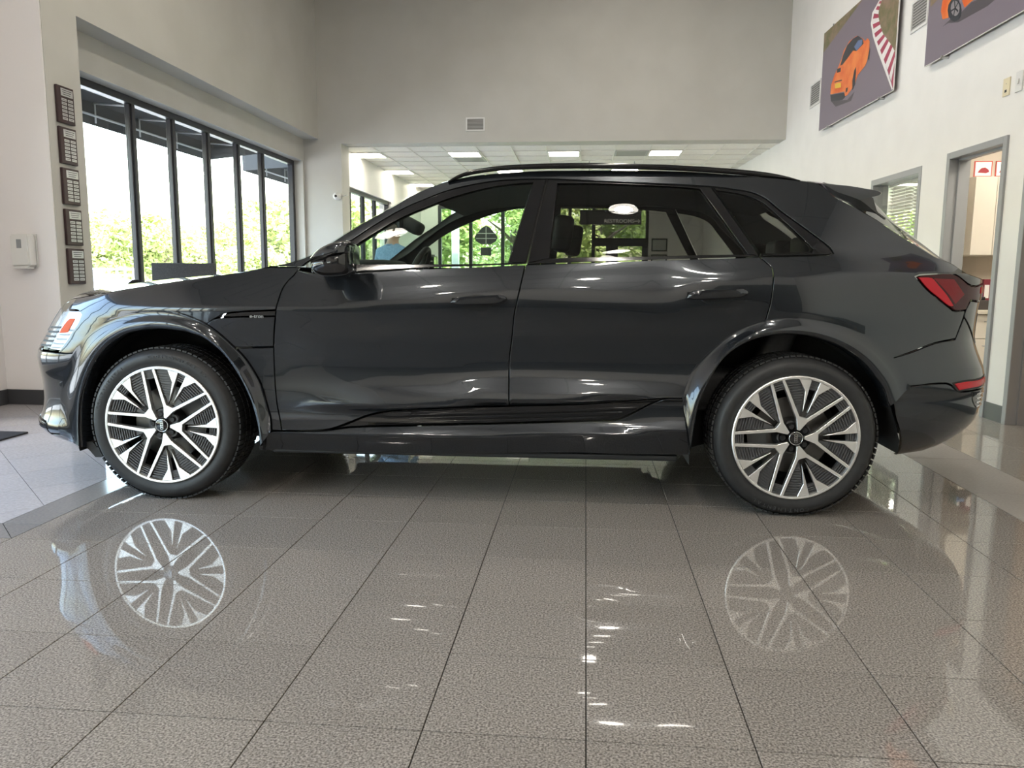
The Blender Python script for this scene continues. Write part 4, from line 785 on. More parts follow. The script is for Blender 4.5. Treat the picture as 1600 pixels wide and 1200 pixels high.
TR = {
 'E': [(-1.578,0.952),(-1.1,0.955),(-0.8,0.955),(-0.6,0.968),(-0.4,0.99),(-0.2,1.02),(0.1,1.064),(0.35,1.1),(0.46,1.122),(0.5996,1.155),(0.6694,1.183),(0.7529,1.238),(0.8679,1.319),(1.03,1.416),(1.161,1.495),(1.295,1.546),(1.412,1.569),(1.541,1.581),(1.8,1.593),(2.077,1.593),(2.382,1.589),(2.716,1.567),(2.997,1.539),(3.092,1.522),(3.124,1.475),(3.163,1.45),(3.204,1.429),(3.337,1.349),(3.436,1.282),(3.537,1.225),(3.617,1.182),(3.701,1.152),(3.744,1.113),(4.05,1.085),(4.587,1.085)],
 'front_fender': [(-0.4762,0.8879),(-0.488,0.8479),(-0.525,0.8007),(-0.5758,0.7323),(-0.6029,0.7023),(-0.4914,0.7066),(-0.4042,0.7771),(-0.3389,0.8228),(-0.2672,0.8564),(-0.187,0.8812),(-0.1089,0.8954),(0.0035,0.8982),(0.0985,0.8758),(0.1781,0.8413),(0.2248,0.8739),(0.2825,0.9022),(0.3443,0.9132),(0.4356,0.9187),(0.5298,0.924),(0.5362,0.9601),(0.5557,1.026),(0.5846,1.067),(0.6027,1.085),(0.6179,1.109),(0.6313,1.122),(0.5596,1.123),(0.45,1.12),(0.4072,1.111),(0.3644,1.103),(0.3216,1.095),(0.2788,1.089),(0.236,1.083),(0.1932,1.077),(0.1504,1.071),(0.1076,1.065),(0.0648,1.059),(0.022,1.053),(-0.0208,1.046),(-0.0636,1.04),(-0.1064,1.034),(-0.1492,1.028),(-0.192,1.021),(-0.2348,1.015),(-0.2776,1.008),(-0.3204,1.001),(-0.3632,0.995),(-0.406,0.9892),(-0.4488,0.9839),(-0.4916,0.9788),(-0.5344,0.9741),(-0.5772,0.97),(-0.62,0.9663),(-0.5957,0.9106),(-0.5162,0.9081)],
 'fender_vent_panel': [(0.1888,0.8538),(0.2438,0.8816),(0.2868,0.8856),(0.5236,0.8925),(0.5106,0.818),(0.503,0.7489),(0.3194,0.7428),(0.2983,0.7642),(0.248,0.8129)],
 'vent_strip': [(0.2277,0.8724),(0.2823,0.9001),(0.3441,0.9111),(0.4354,0.9166),(0.5291,0.9216),(0.5233,0.8943),(0.287,0.8877),(0.2501,0.8838)],
 'fender_lower': [(0.3222,0.7397),(0.5027,0.7443),(0.5009,0.692),(0.504,0.5632),(0.5175,0.4234),(0.5411,0.3497),(0.4925,0.3501),(0.4686,0.4446),(0.4362,0.5685),(0.3664,0.6908)],
 'front_door': [(0.6179,1.109),(0.6027,1.085),(0.5846,1.067),(0.5557,1.026),(0.5362,0.9601),(0.5295,0.9186),(0.5106,0.818),(0.5029,0.7474),(0.5009,0.692),(0.504,0.5632),(0.5175,0.4234),(0.5411,0.3497),(0.7505,0.3581),(0.8466,0.3862),(0.9533,0.4289),(1.071,0.4551),(1.342,0.4757),(1.631,0.4862),(1.627,0.5847),(1.627,0.7079),(1.637,0.7917),(1.649,0.9136),(1.669,1.01),(1.696,1.141),(1.455,1.129),(1.153,1.116),(0.8766,1.097),(0.6846,1.095)],
 'rear_door': [(1.696,1.141),(1.669,1.01),(1.649,0.9136),(1.637,0.7917),(1.627,0.7079),(1.627,0.5847),(1.631,0.4862),(1.97,0.5022),(2.339,0.5381),(2.441,0.5368),(2.452,0.5727),(2.472,0.6284),(2.507,0.6851),(2.544,0.7283),(2.6,0.78),(2.661,0.8286),(2.724,0.8604),(2.788,0.8809),(2.784,0.8996),(2.799,0.9743),(2.808,1.095),(2.805,1.132),(2.758,1.181),(2.221,1.162)],
 'body_side_frame': [(0.47,1.124),(0.5106,1.133),(0.5513,1.142),(0.5919,1.153),(0.6325,1.166),(0.6731,1.184),(0.7137,1.21),(0.7544,1.239),(0.795,1.268),(0.8356,1.297),(0.8762,1.325),(0.9169,1.35),(0.9575,1.374),(0.9981,1.397),(1.039,1.421),(1.079,1.447),(1.12,1.473),(1.161,1.494),(1.201,1.513),(1.242,1.529),(1.282,1.542),(1.323,1.552),(1.364,1.561),(1.404,1.567),(1.445,1.573),(1.486,1.577),(1.526,1.581),(1.567,1.583),(1.607,1.585),(1.648,1.588),(1.689,1.59),(1.729,1.591),(1.77,1.592),(1.811,1.593),(1.851,1.593),(1.892,1.593),(1.933,1.593),(1.973,1.593),(2.014,1.593),(2.054,1.593),(2.095,1.593),(2.136,1.593),(2.176,1.592),(2.217,1.592),(2.257,1.591),(2.298,1.591),(2.339,1.59),(2.379,1.589),(2.42,1.588),(2.461,1.586),(2.501,1.583),(2.542,1.581),(2.583,1.578),(2.623,1.575),(2.664,1.572),(2.704,1.568),(2.745,1.565),(2.786,1.562),(2.826,1.558),(2.867,1.554),(2.908,1.55),(2.948,1.545),(2.989,1.54),(3.029,1.535),(3.07,1.528),(3.111,1.496),(3.151,1.457),(3.192,1.435),(3.232,1.413),(3.273,1.389),(3.314,1.364),(3.354,1.337),(3.395,1.309),(3.436,1.282),(3.476,1.258),(3.517,1.236),(3.558,1.213),(3.598,1.191),(3.639,1.174),(3.679,1.162),(3.72,1.134),(3.643,1.112),(3.552,1.109),(3.47,1.105),(3.451,1.097),(3.505,1.046),(3.564,1.005),(3.638,0.9603),(3.677,0.9411),(3.757,0.9443),(3.747,0.9122),(3.702,0.8162),(3.573,0.7985),(3.45,0.758),(3.348,0.7237),(3.305,0.7627),(3.268,0.7906),(3.222,0.8183),(3.161,0.8487),(3.1,0.8692),(3.023,0.8867),(2.946,0.897),(2.882,0.899),(2.823,0.8911),(2.787,0.8679),(2.784,0.8996),(2.799,0.9743),(2.808,1.095),(2.805,1.132),(2.758,1.181),(3.067,1.19),(3.092,1.199),(3.083,1.221),(3.01,1.283),(2.879,1.389),(2.813,1.452),(2.749,1.483),(2.664,1.499),(2.565,1.511),(2.439,1.52),(2.31,1.526),(2.168,1.533),(2.016,1.54),(1.893,1.547),(1.784,1.551),(1.662,1.55),(1.544,1.544),(1.459,1.532),(1.372,1.515),(1.288,1.492),(1.202,1.458),(1.119,1.422),(1.036,1.376),(0.9259,1.303),(0.8329,1.235),(0.75,1.189),(0.6687,1.155),(0.631,1.124)],
 'front_window_frame': [(0.6687,1.155),(0.75,1.189),(0.8329,1.235),(0.9259,1.303),(1.036,1.376),(1.119,1.422),(1.202,1.458),(1.288,1.492),(1.372,1.515),(1.459,1.532),(1.544,1.544),(1.662,1.55),(1.78,1.551),(1.738,1.345),(1.697,1.148),(1.615,1.148),(1.716,1.532),(1.632,1.526),(1.545,1.515),(1.462,1.498),(1.377,1.476),(1.292,1.448),(1.208,1.415),(1.125,1.379),(1.044,1.336),(0.9325,1.263),(0.8619,1.212),(0.8726,1.135),(0.6842,1.098)],
 'front_window': [(0.8712,1.12),(0.8581,1.217),(0.9318,1.268),(1.043,1.341),(1.125,1.383),(1.208,1.42),(1.292,1.453),(1.376,1.481),(1.461,1.503),(1.545,1.52),(1.631,1.53),(1.721,1.536),(1.619,1.133)],
 'front_belt': [(0.6846,1.095),(0.8724,1.136),(1.151,1.141),(1.454,1.145),(1.615,1.15),(1.698,1.15),(1.695,1.141),(1.455,1.131),(1.153,1.119),(0.8764,1.099)],
 'rear_window_frame': [(1.788,1.551),(1.893,1.546),(2.016,1.539),(2.168,1.532),(2.31,1.525),(2.439,1.518),(2.561,1.511),(2.664,1.341),(2.756,1.185),(2.705,1.192),(2.609,1.342),(2.51,1.498),(2.409,1.508),(2.309,1.514),(2.167,1.521),(2.016,1.526),(1.837,1.527),(1.821,1.346),(1.806,1.169),(1.705,1.147),(1.745,1.345)],
 'rear_window': [(1.802,1.154),(1.818,1.346),(1.833,1.531),(2.016,1.529),(2.167,1.524),(2.309,1.517),(2.409,1.511),(2.514,1.503),(2.613,1.342),(2.709,1.179)],
 'rear_belt': [(1.705,1.149),(1.806,1.171),(2.25,1.183),(2.705,1.194),(2.758,1.185),(2.758,1.181),(2.221,1.161),(1.7,1.141)],
 'quarter_window_frame': [(2.768,1.183),(2.773,1.194),(2.911,1.198),(2.992,1.202),(3,1.216),(2.953,1.27),(2.859,1.368),(2.791,1.435),(2.697,1.473),(2.586,1.491),(2.572,1.509),(2.664,1.498),(2.749,1.482),(2.812,1.45),(2.878,1.387),(3.009,1.282),(3.08,1.22),(3.089,1.199),(3.065,1.192)],
 'quarter_window': [(2.77,1.189),(2.676,1.341),(2.582,1.495),(2.698,1.477),(2.794,1.439),(2.862,1.371),(2.956,1.273),(3.006,1.218),(2.998,1.199)],
 'sill': [(0.4019,0.2387),(0.4204,0.3086),(0.4491,0.3241),(0.4918,0.3436),(0.5451,0.3453),(0.7513,0.354),(0.8745,0.3703),(1.188,0.3849),(1.642,0.4037),(2.045,0.4243),(2.139,0.4308),(2.339,0.5319),(2.42,0.5389),(2.505,0.5402),(2.494,0.486),(2.479,0.3948),(2.477,0.2682),(2.159,0.2617),(1.974,0.2655),(1.663,0.254),(1.335,0.2419),(1.022,0.2384),(0.7697,0.2396),(0.5376,0.2381)],
 'side_strake_panel': [(0.7679,0.3571),(0.8474,0.3818),(0.9533,0.4238),(1.07,0.4486),(1.341,0.4691),(1.629,0.4825),(1.97,0.4986),(2.33,0.5328),(2.136,0.4336),(2.045,0.4269),(1.642,0.4063),(1.187,0.3877),(0.8739,0.373)],
 'strake1': [(1.155,0.4357),(1.339,0.4477),(1.641,0.4637),(1.97,0.4797),(2.235,0.4943),(2.191,0.4833),(1.97,0.4707),(1.642,0.4547),(1.339,0.4393)],
 'strake2': [(1.031,0.415),(1.339,0.4296),(1.642,0.4442),(1.97,0.4597),(2.153,0.4694),(2.103,0.4565),(1.97,0.4499),(1.642,0.4352),(1.339,0.4206)],
 'strake3': [(0.9547,0.3942),(1.339,0.4111),(1.642,0.4244),(1.971,0.4401),(2.089,0.4473),(2.045,0.436),(1.971,0.4312),(1.642,0.4155),(1.339,0.4022)],
 'headlight': [(-0.5202,0.9056),(-0.4814,0.8877),(-0.4929,0.8493),(-0.5288,0.8025),(-0.5812,0.7342),(-0.6179,0.7059),(-0.6789,0.7076),(-0.86,0.715),(-1.02,0.74),(-1.05,0.925),(-0.86,0.945),(-0.6644,0.9041)],
 'lamp_amber': [(-0.5617,0.8654),(-0.5125,0.8691),(-0.5219,0.8468),(-0.5485,0.8017),(-0.6199,0.7962),(-0.5956,0.835)],
 'front_bumper': [(-0.4915,0.7035),(-0.6026,0.6992),(-0.6768,0.7015),(-0.86,0.7),(-1,0.72),(-1.578,0.6),(-1.578,0.37),(-1,0.37),(-0.72,0.35),(-0.7001,0.2902),(-0.6008,0.2986),(-0.6054,0.3715),(-0.6088,0.4498),(-0.585,0.5473),(-0.5384,0.6296),(-0.4914,0.7066)],
 'front_lip': [(-0.6049,0.2945),(-0.7124,0.2846),(-0.72,0.345),(-1,0.365),(-1.578,0.365),(-1.578,0.21),(-1,0.21),(-0.7,0.22),(-0.5311,0.3003)],
 'grille': [(-1.07,0.93),(-1.04,0.735),(-1.02,0.725),(-1.578,0.605),(-1.578,0.945)],
 'tail_lamp': [(3.474,1.103),(3.457,1.095),(3.509,1.046),(3.566,1.007),(3.64,0.9626),(3.681,0.9437),(3.76,0.9472),(3.79,0.9908),(3.93,0.985),(4.1,0.99),(4.1,1.055),(3.93,1.062),(3.789,1.054),(3.655,1.109),(3.546,1.108)],
 'rear_bumper': [(3.363,0.7323),(3.45,0.7551),(3.573,0.7956),(3.702,0.8118),(3.755,0.912),(3.9,0.8),(4.1,0.7),(4.587,0.66),(4.587,0.575),(4.1,0.575),(3.86,0.575),(3.72,0.5757),(3.635,0.6156),(3.451,0.6031),(3.408,0.6787)],
 'rear_bumper_lower': [(3.631,0.2575),(3.521,0.2496),(3.409,0.4504),(3.382,0.5406),(3.366,0.5943),(3.451,0.6002),(3.635,0.6132),(3.716,0.5728),(3.86,0.57),(4.1,0.57),(4.587,0.57),(4.587,0.24),(4.1,0.24),(3.9,0.25)],
 'bumper_side_line': [(3.759,0.5704),(3.816,0.5198),(3.891,0.4718),(3.901,0.4832),(3.837,0.524),(3.776,0.5723)],
 'reflector': [(3.673,0.6123),(3.732,0.6194),(3.861,0.6218),(3.95,0.632),(3.95,0.6),(3.875,0.5871),(3.782,0.5841),(3.709,0.5778)],
 'tailgate': [(4.11,0.995),(3.92,0.98),(3.803,0.9877),(3.764,0.9413),(3.757,0.912),(3.9,0.815),(4.1,0.715),(4.587,0.675),(4.587,1.08),(4.12,1.08),(4.11,1.06)],
 'tailgate_top': [(3.663,1.111),(3.794,1.058),(3.95,1.066),(4.12,1.064),(4.587,1.085),(4.58,1.085),(4.536,1.085),(4.492,1.085),(4.447,1.085),(4.403,1.085),(4.359,1.085),(4.315,1.085),(4.271,1.085),(4.226,1.085),(4.182,1.085),(4.138,1.085),(4.094,1.085),(4.05,1.085),(4.005,1.085),(3.961,1.087),(3.917,1.089),(3.873,1.093),(3.828,1.099),(3.784,1.105),(3.74,1.115)],
 'cup_f': [(1.407,0.9615),(1.422,0.944),(1.443,0.9324),(1.475,0.9268),(1.511,0.93),(1.538,0.945),(1.552,0.9657),(1.555,0.995),(1.475,1),(1.407,0.9909)],
 'cup_r': [(2.49,0.9941),(2.505,0.9784),(2.525,0.9686),(2.565,0.9638),(2.607,0.9694),(2.629,0.9854),(2.642,1.004),(2.641,1.03),(2.562,1.035),(2.49,1.023)],
 'flF_out': [(-0.6008,0.2986),(-0.6054,0.3715),(-0.6088,0.4498),(-0.585,0.5473),(-0.5384,0.6296),(-0.4914,0.7066),(-0.4212,0.7917),(-0.3519,0.8391),(-0.2765,0.874),(-0.1927,0.8996),(-0.1116,0.9143),(0.0051,0.9172),(0.1036,0.894),(0.1863,0.8583),(0.248,0.8129),(0.2983,0.7642),(0.3664,0.6908),(0.4362,0.5685),(0.4686,0.4446),(0.4912,0.3487)],
 'flR_out': [(2.423,0.5433),(2.435,0.5802),(2.455,0.638),(2.491,0.697),(2.53,0.7417),(2.588,0.7952),(2.651,0.8456),(2.717,0.8784),(2.782,0.8996),(2.819,0.9102),(2.88,0.9182),(2.946,0.9162),(3.026,0.9055),(3.105,0.8874),(3.168,0.8661),(3.232,0.8347),(3.28,0.8059),(3.318,0.7771),(3.363,0.7366),(3.408,0.6816),(3.451,0.6031)],
 'lnR': [(2.467,0.2932),(2.477,0.4004),(2.488,0.4949),(2.506,0.5509),(2.541,0.6388),(2.571,0.6943),(2.603,0.735),(2.651,0.7759),(2.703,0.8037),(2.755,0.8228),(2.816,0.8341),(2.866,0.8383),(2.919,0.8361),(2.983,0.827),(3.05,0.8079),(3.118,0.779),(3.175,0.7443),(3.227,0.7038),(3.275,0.6503),(3.314,0.5966),(3.348,0.511),(3.369,0.4536),(3.386,0.3959),(3.397,0.3612)],
 'flF_in': [(-0.4782,0.2387),(-0.4751,0.3459),(-0.4624,0.4524),(-0.4447,0.5179),(-0.414,0.5894),(-0.3671,0.6668),(-0.3225,0.7163),(-0.2723,0.7594),(-0.2199,0.7904),(-0.1685,0.8106),(-0.0425,0.83),(0.0812,0.8209),(0.1484,0.8037),(0.2029,0.7804),(0.2859,0.7093),(0.3553,0.6015),(0.4004,0.4988),(0.4247,0.4105),(0.4347,0.3491),(0.4379,0.2718)],
 'flR_in': [(2.467,0.2932),(2.477,0.4004),(2.488,0.4949),(2.506,0.5509),(2.541,0.6388),(2.571,0.6943),(2.603,0.735),(2.651,0.7759),(2.703,0.8037),(2.755,0.8228),(2.816,0.8341),(2.866,0.8383),(2.919,0.8361),(2.983,0.827),(3.05,0.8079),(3.118,0.779),(3.175,0.7443),(3.227,0.7038),(3.275,0.6503),(3.314,0.5966),(3.348,0.511)],
 'mirror_cap': [(0.7771,1.159),(0.8006,1.186),(0.8252,1.204),(0.8525,1.218),(0.881,1.228),(0.9122,1.234),(0.932,1.236),(0.946,1.233),(0.9542,1.223),(0.9551,1.188),(0.9167,1.188),(0.8742,1.182),(0.8314,1.172)],
 'mirror_housing': [(0.7789,1.125),(0.785,1.139),(0.8081,1.15),(0.831,1.157),(0.854,1.168),(0.8741,1.178),(0.9166,1.185),(0.9553,1.185),(0.9539,1.11),(0.9457,1.099),(0.9285,1.089),(0.8944,1.084),(0.846,1.082),(0.8092,1.088),(0.7868,1.103)],
 'handle_f': [(1.355,0.9651),(1.364,0.9754),(1.38,0.9872),(1.464,0.9952),(1.552,1.001),(1.597,1.003),(1.611,0.9949),(1.614,0.9848),(1.602,0.9731),(1.567,0.9623),(1.464,0.9579),(1.382,0.9571)],
 'handle_r': [(2.426,0.9955),(2.434,1.012),(2.453,1.027),(2.529,1.034),(2.613,1.038),(2.675,1.039),(2.689,1.032),(2.694,1.021),(2.684,1.008),(2.657,0.9991),(2.559,0.9932),(2.46,0.989)],
 'rail_top': [(1.3,1.543),(1.341,1.569),(1.382,1.585),(1.429,1.598),(1.544,1.614),(1.677,1.622),(1.8,1.625),(1.938,1.626),(2.075,1.624),(2.227,1.62),(2.377,1.615),(2.528,1.607),(2.707,1.594),(2.826,1.581),(2.916,1.564),(2.985,1.544)],
 'rail_bot': [(1.313,1.541),(1.354,1.558),(1.391,1.569),(1.435,1.578),(1.544,1.591),(1.677,1.597),(1.8,1.599),(1.938,1.6),(2.075,1.599),(2.227,1.595),(2.378,1.59),(2.529,1.582),(2.708,1.569),(2.827,1.557),(2.917,1.548),(2.976,1.541)],
 'spoiler': [(3.078,1.532),(3.206,1.52),(3.286,1.507),(3.345,1.496),(3.362,1.487),(3.353,1.477),(3.269,1.457),(3.211,1.446),(3.168,1.458),(3.126,1.483)],
 'spoiler_fin': [(3.217,1.446),(3.276,1.459),(3.328,1.471),(3.339,1.44),(3.353,1.401),(3.4,1.368),(3.362,1.356)],
 'w_strip': [(4.253,4.055),(4.237,3.914),(3.137,4.116),(3.314,4.174)],
 'w_dirt': [(2.68,3.966),(2.175,3.811),(2.126,3.276),(2.242,3.343),(2.44,3.512),(2.569,3.609),(2.707,3.799),(2.706,3.879)],
 'w_curb_in': [(2.688,3.968),(2.833,3.887),(2.858,3.784),(2.762,3.626),(2.627,3.473),(2.446,3.273),(2.193,2.976)],
 'w_curb_out': [(2.645,3.954),(2.706,3.879),(2.699,3.794),(2.569,3.609),(2.422,3.498),(2.225,3.332),(2.117,3.14)],
 'w_line': [(2.715,3.977),(2.888,3.904),(2.909,3.8),(2.825,3.645),(2.662,3.446),(2.472,3.235),(2.225,2.958),(2.188,2.971),(2.446,3.273),(2.627,3.473),(2.762,3.626),(2.858,3.784),(2.833,3.887),(2.688,3.968)],
 'w_car': [(4.09,3.334),(4.073,3.441),(3.977,3.531),(3.857,3.594),(3.762,3.661),(3.702,3.739),(3.525,3.796),(3.308,3.79),(3.121,3.712),(3.039,3.659),(2.969,3.669),(2.908,3.622),(2.901,3.535),(2.944,3.427),(2.991,3.388),(3.195,3.341),(3.268,3.269),(3.386,3.219),(3.491,3.189),(3.567,3.193),(3.596,3.252),(4.068,3.323)],
 'w_canopy': [(3.792,3.59),(3.712,3.691),(3.594,3.769),(3.419,3.791),(3.272,3.78),(3.12,3.706),(3.079,3.644),(3.278,3.619),(3.395,3.655),(3.566,3.612),(3.714,3.583)],
 'w_glass': [(3.362,3.688),(3.246,3.724),(3.118,3.698),(3.129,3.647),(3.278,3.619)],
 'w_tyre_rear': [(4.088,3.32),(3.613,3.242),(3.551,3.184),(3.64,3.167),(4.052,3.236)],
 'w_tyre_side': [(3.353,3.313),(3.314,3.419),(3.266,3.445),(3.255,3.379),(3.265,3.254),(3.335,3.207)],
 'w_tyre_front': [(2.93,3.446),(2.906,3.563),(2.879,3.529),(2.888,3.413)],
 'w_plate': [(3.941,3.418),(3.733,3.384),(3.723,3.327),(3.924,3.359)],
 'w_slot': [(3.962,3.449),(3.707,3.412),(3.704,3.399),(3.96,3.435)],
 'w_vent': [(3.897,3.578),(3.766,3.563),(3.768,3.517),(3.889,3.532)],
 'w_vent2': [(3.547,3.277),(3.486,3.273),(3.498,3.23),(3.549,3.227)],
 'w_shade': [(4.061,3.244),(3.481,3.133),(3.271,3.179),(3.364,3.096),(3.868,3.135)],
 'w_p2_orange': [(1.262,3.531),(1.282,3.41),(1.24,3.333),(1.134,3.311),(1.106,3.406),(1.046,3.438),(0.937,3.422),(0.908,3.372),(0.86,3.307),(0.757,3.323),(0.369,3.298),(0.032,3.269),(0.054,3.408),(1.019,3.724)],
 'w_p2_tyre': [(0.906,3.301),(0.914,3.258),(0.953,3.237),(1.013,3.243),(1.078,3.275),(1.132,3.326),(1.157,3.381),(1.148,3.425),(1.107,3.446),(1.046,3.438),(0.981,3.405),(0.93,3.355)],
 'w_p2_hub': [(0.942,3.328),(0.947,3.299),(0.972,3.285),(1.01,3.288),(1.051,3.309),(1.085,3.343),(1.101,3.379),(1.096,3.408),(1.07,3.423),(1.032,3.418),(0.991,3.397),(0.958,3.364)],
 'w_p2_shade': [(1.235,3.268),(1.127,3.267),(0.956,3.22),(0.488,3.202),(0.356,3.22),(0.024,3.223),(0.755,3.313),(0.945,3.283),(1.097,3.289)],
 'w_p2_grass': [(1.497,3.516),(1.367,3.534),(1.386,3.647),(1.527,3.696)],
}
# ================= the car =================================================================================
CAR = empty('car', (-1.972, 3.495, 0), math.radians(1.2))
tag(CAR, 'dark grey five-door electric SUV parked side-on on the polished tile floor', 'car')
def car_paint():
    m = mat('grey_metallic_paint', (.019, .0225, .028), .20, .6, .5, 1.0, .006)
    n, l, b = nodes(m); b.inputs['Coat IOR'].default_value = 1.5
    tc = n.new('ShaderNodeTexCoord'); nz = n.new('ShaderNodeTexNoise'); nz.inputs['Scale'].default_value = 900
    l.new(tc.outputs['Object'], nz.inputs['Vector']); mr = n.new('ShaderNodeMapRange'); mr.inputs[3].default_value = .18; mr.inputs[4].default_value = .26
    l.new(nz.outputs['Fac'], mr.inputs[0]); l.new(mr.outputs[0], b.inputs['Roughness']); return m
M_paint = car_paint()
M_trim = mat('black_window_trim', (.008, .008, .009), .10, 0, .45, 0)
M_cardark = mat('car_interior_black', (.012, .012, .013), .7)
M_seat = mottle(mat('black_leather_seat', (.018, .018, .019), .5), 60, (.015, .015, .016), (.024, .024, .025))
M_headliner = mat('grey_headliner', (.16, .16, .155), .9)
M_glass_f = glass_mat('green_tinted_glass', (.66, .76, .70))
M_glass_d = glass_mat('dark_privacy_glass', (.36, .365, .35))
M_glass_w = glass_mat('windscreen_glass', (.72, .80, .76))
M_rubber = mottle(mat('tyre_rubber', (.014, .014, .015), .55), 30, (.012, .012, .013), (.018, .018, .019))
M_mach = mat('machined_aluminium', (.86, .85, .84), .38, 1.0)
M_insert = mat('grey_wheel_insert', (.085, .085, .09), .4, .3)
M_barrel = mat('dark_wheel_barrel', (.02, .02, .022), .4, .4)
M_disc = mat('brake_disc_steel', (.13, .125, .12), .4, 1.0)
M_caliper = mat('brake_caliper_grey', (.10, .10, .10), .5, .3)
M_chrome = mat('chrome', (.75, .75, .76), .08, 1.0)
M_lens = glass_mat('clear_lamp_lens', (.93, .95, .97), 1.22)
M_lampwhite = mat('white_lamp_reflector', (.50, .51, .53), .25, .5)
M_amber = mat('amber_reflector', (.50, .07, .012), .5, 0, .1, 0)
M_red = mat('red_lamp_lens', (.17, .004, .009), .10, 0, .35, 0)
M_redb = mat('bright_red_lamp_strip', (.46, .008, .02), .12, 0, .35, 0)
M_reddark = mat('smoked_red_lens', (.04, .003, .005), .06, 0, .35, 0)
M_plastic = mat('black_underbody_plastic', (.012, .013, .015), .5)
M_under = mat('grey_battery_tray', (.20, .21, .22), .5, .5)

ELQ = np.array(TR['E']); 
def e_z(q): return pchip(ELQ[:, 0], ELQ[:, 1], q)

def smooth_poly(P, ang=38, sub=4):
    P = [np.array(p, float) for p in P]; n = len(P); corner = []
    for i in range(n):
        a = P[i] - P[i-1]; b = P[(i+1) % n] - P[i]
        c = np.dot(a, b)/(np.linalg.norm(a)*np.linalg.norm(b) + 1e-12)
        corner.append(math.degrees(math.acos(max(-1, min(1, c)))) > ang)
    out = []
    for i in range(n):
        p0, p1, p2, p3 = P[i-1], P[i], P[(i+1) % n], P[(i+2) % n]
        out.append(p1)
        L = np.linalg.norm(p2 - p1)
        if L < .012: continue
        d1 = (p2 - p1) if corner[i] else (p2 - p0) / (np.linalg.norm(p1 - p0) + L) * L
        d2 = (p2 - p1) if corner[(i+1) % n] else (p3 - p1) / (np.linalg.norm(p3 - p2) + L) * L
        k = max(1, min(sub, int(L/.012)))
        for j in range(1, k):
            u = j/k; h00 = 2*u**3 - 3*u**2 + 1; h10 = u**3 - 2*u**2 + u; h01 = -2*u**3 + 3*u**2; h11 = u**3 - u**2
            out.append(h00*p1 + h10*d1 + h01*p2 + h11*d2)
    return out
def inset_poly(P, g):
    P = np.array(P); n = len(P); area = .5*np.sum(P[:, 0]*np.roll(P[:, 1], -1) - np.roll(P[:, 0], -1)*P[:, 1])
    if area < 0: P = P[::-1].copy()
    out = []
    for i in range(n):
        a = P[i] - P[i-1]; b = P[(i+1) % n] - P[i]
        a = a/(np.linalg.norm(a) + 1e-12); b = b/(np.linalg.norm(b) + 1e-12)
        na = np.array([-a[1], a[0]]); nb = np.array([-b[1], b[0]]); m = na + nb; L = np.linalg.norm(m)
        if L < .3: out.append(P[i] + nb*g); continue
        m /= L; out.append(P[i] + m*g/max(.5, np.dot(m, nb)))
    return np.array(out)
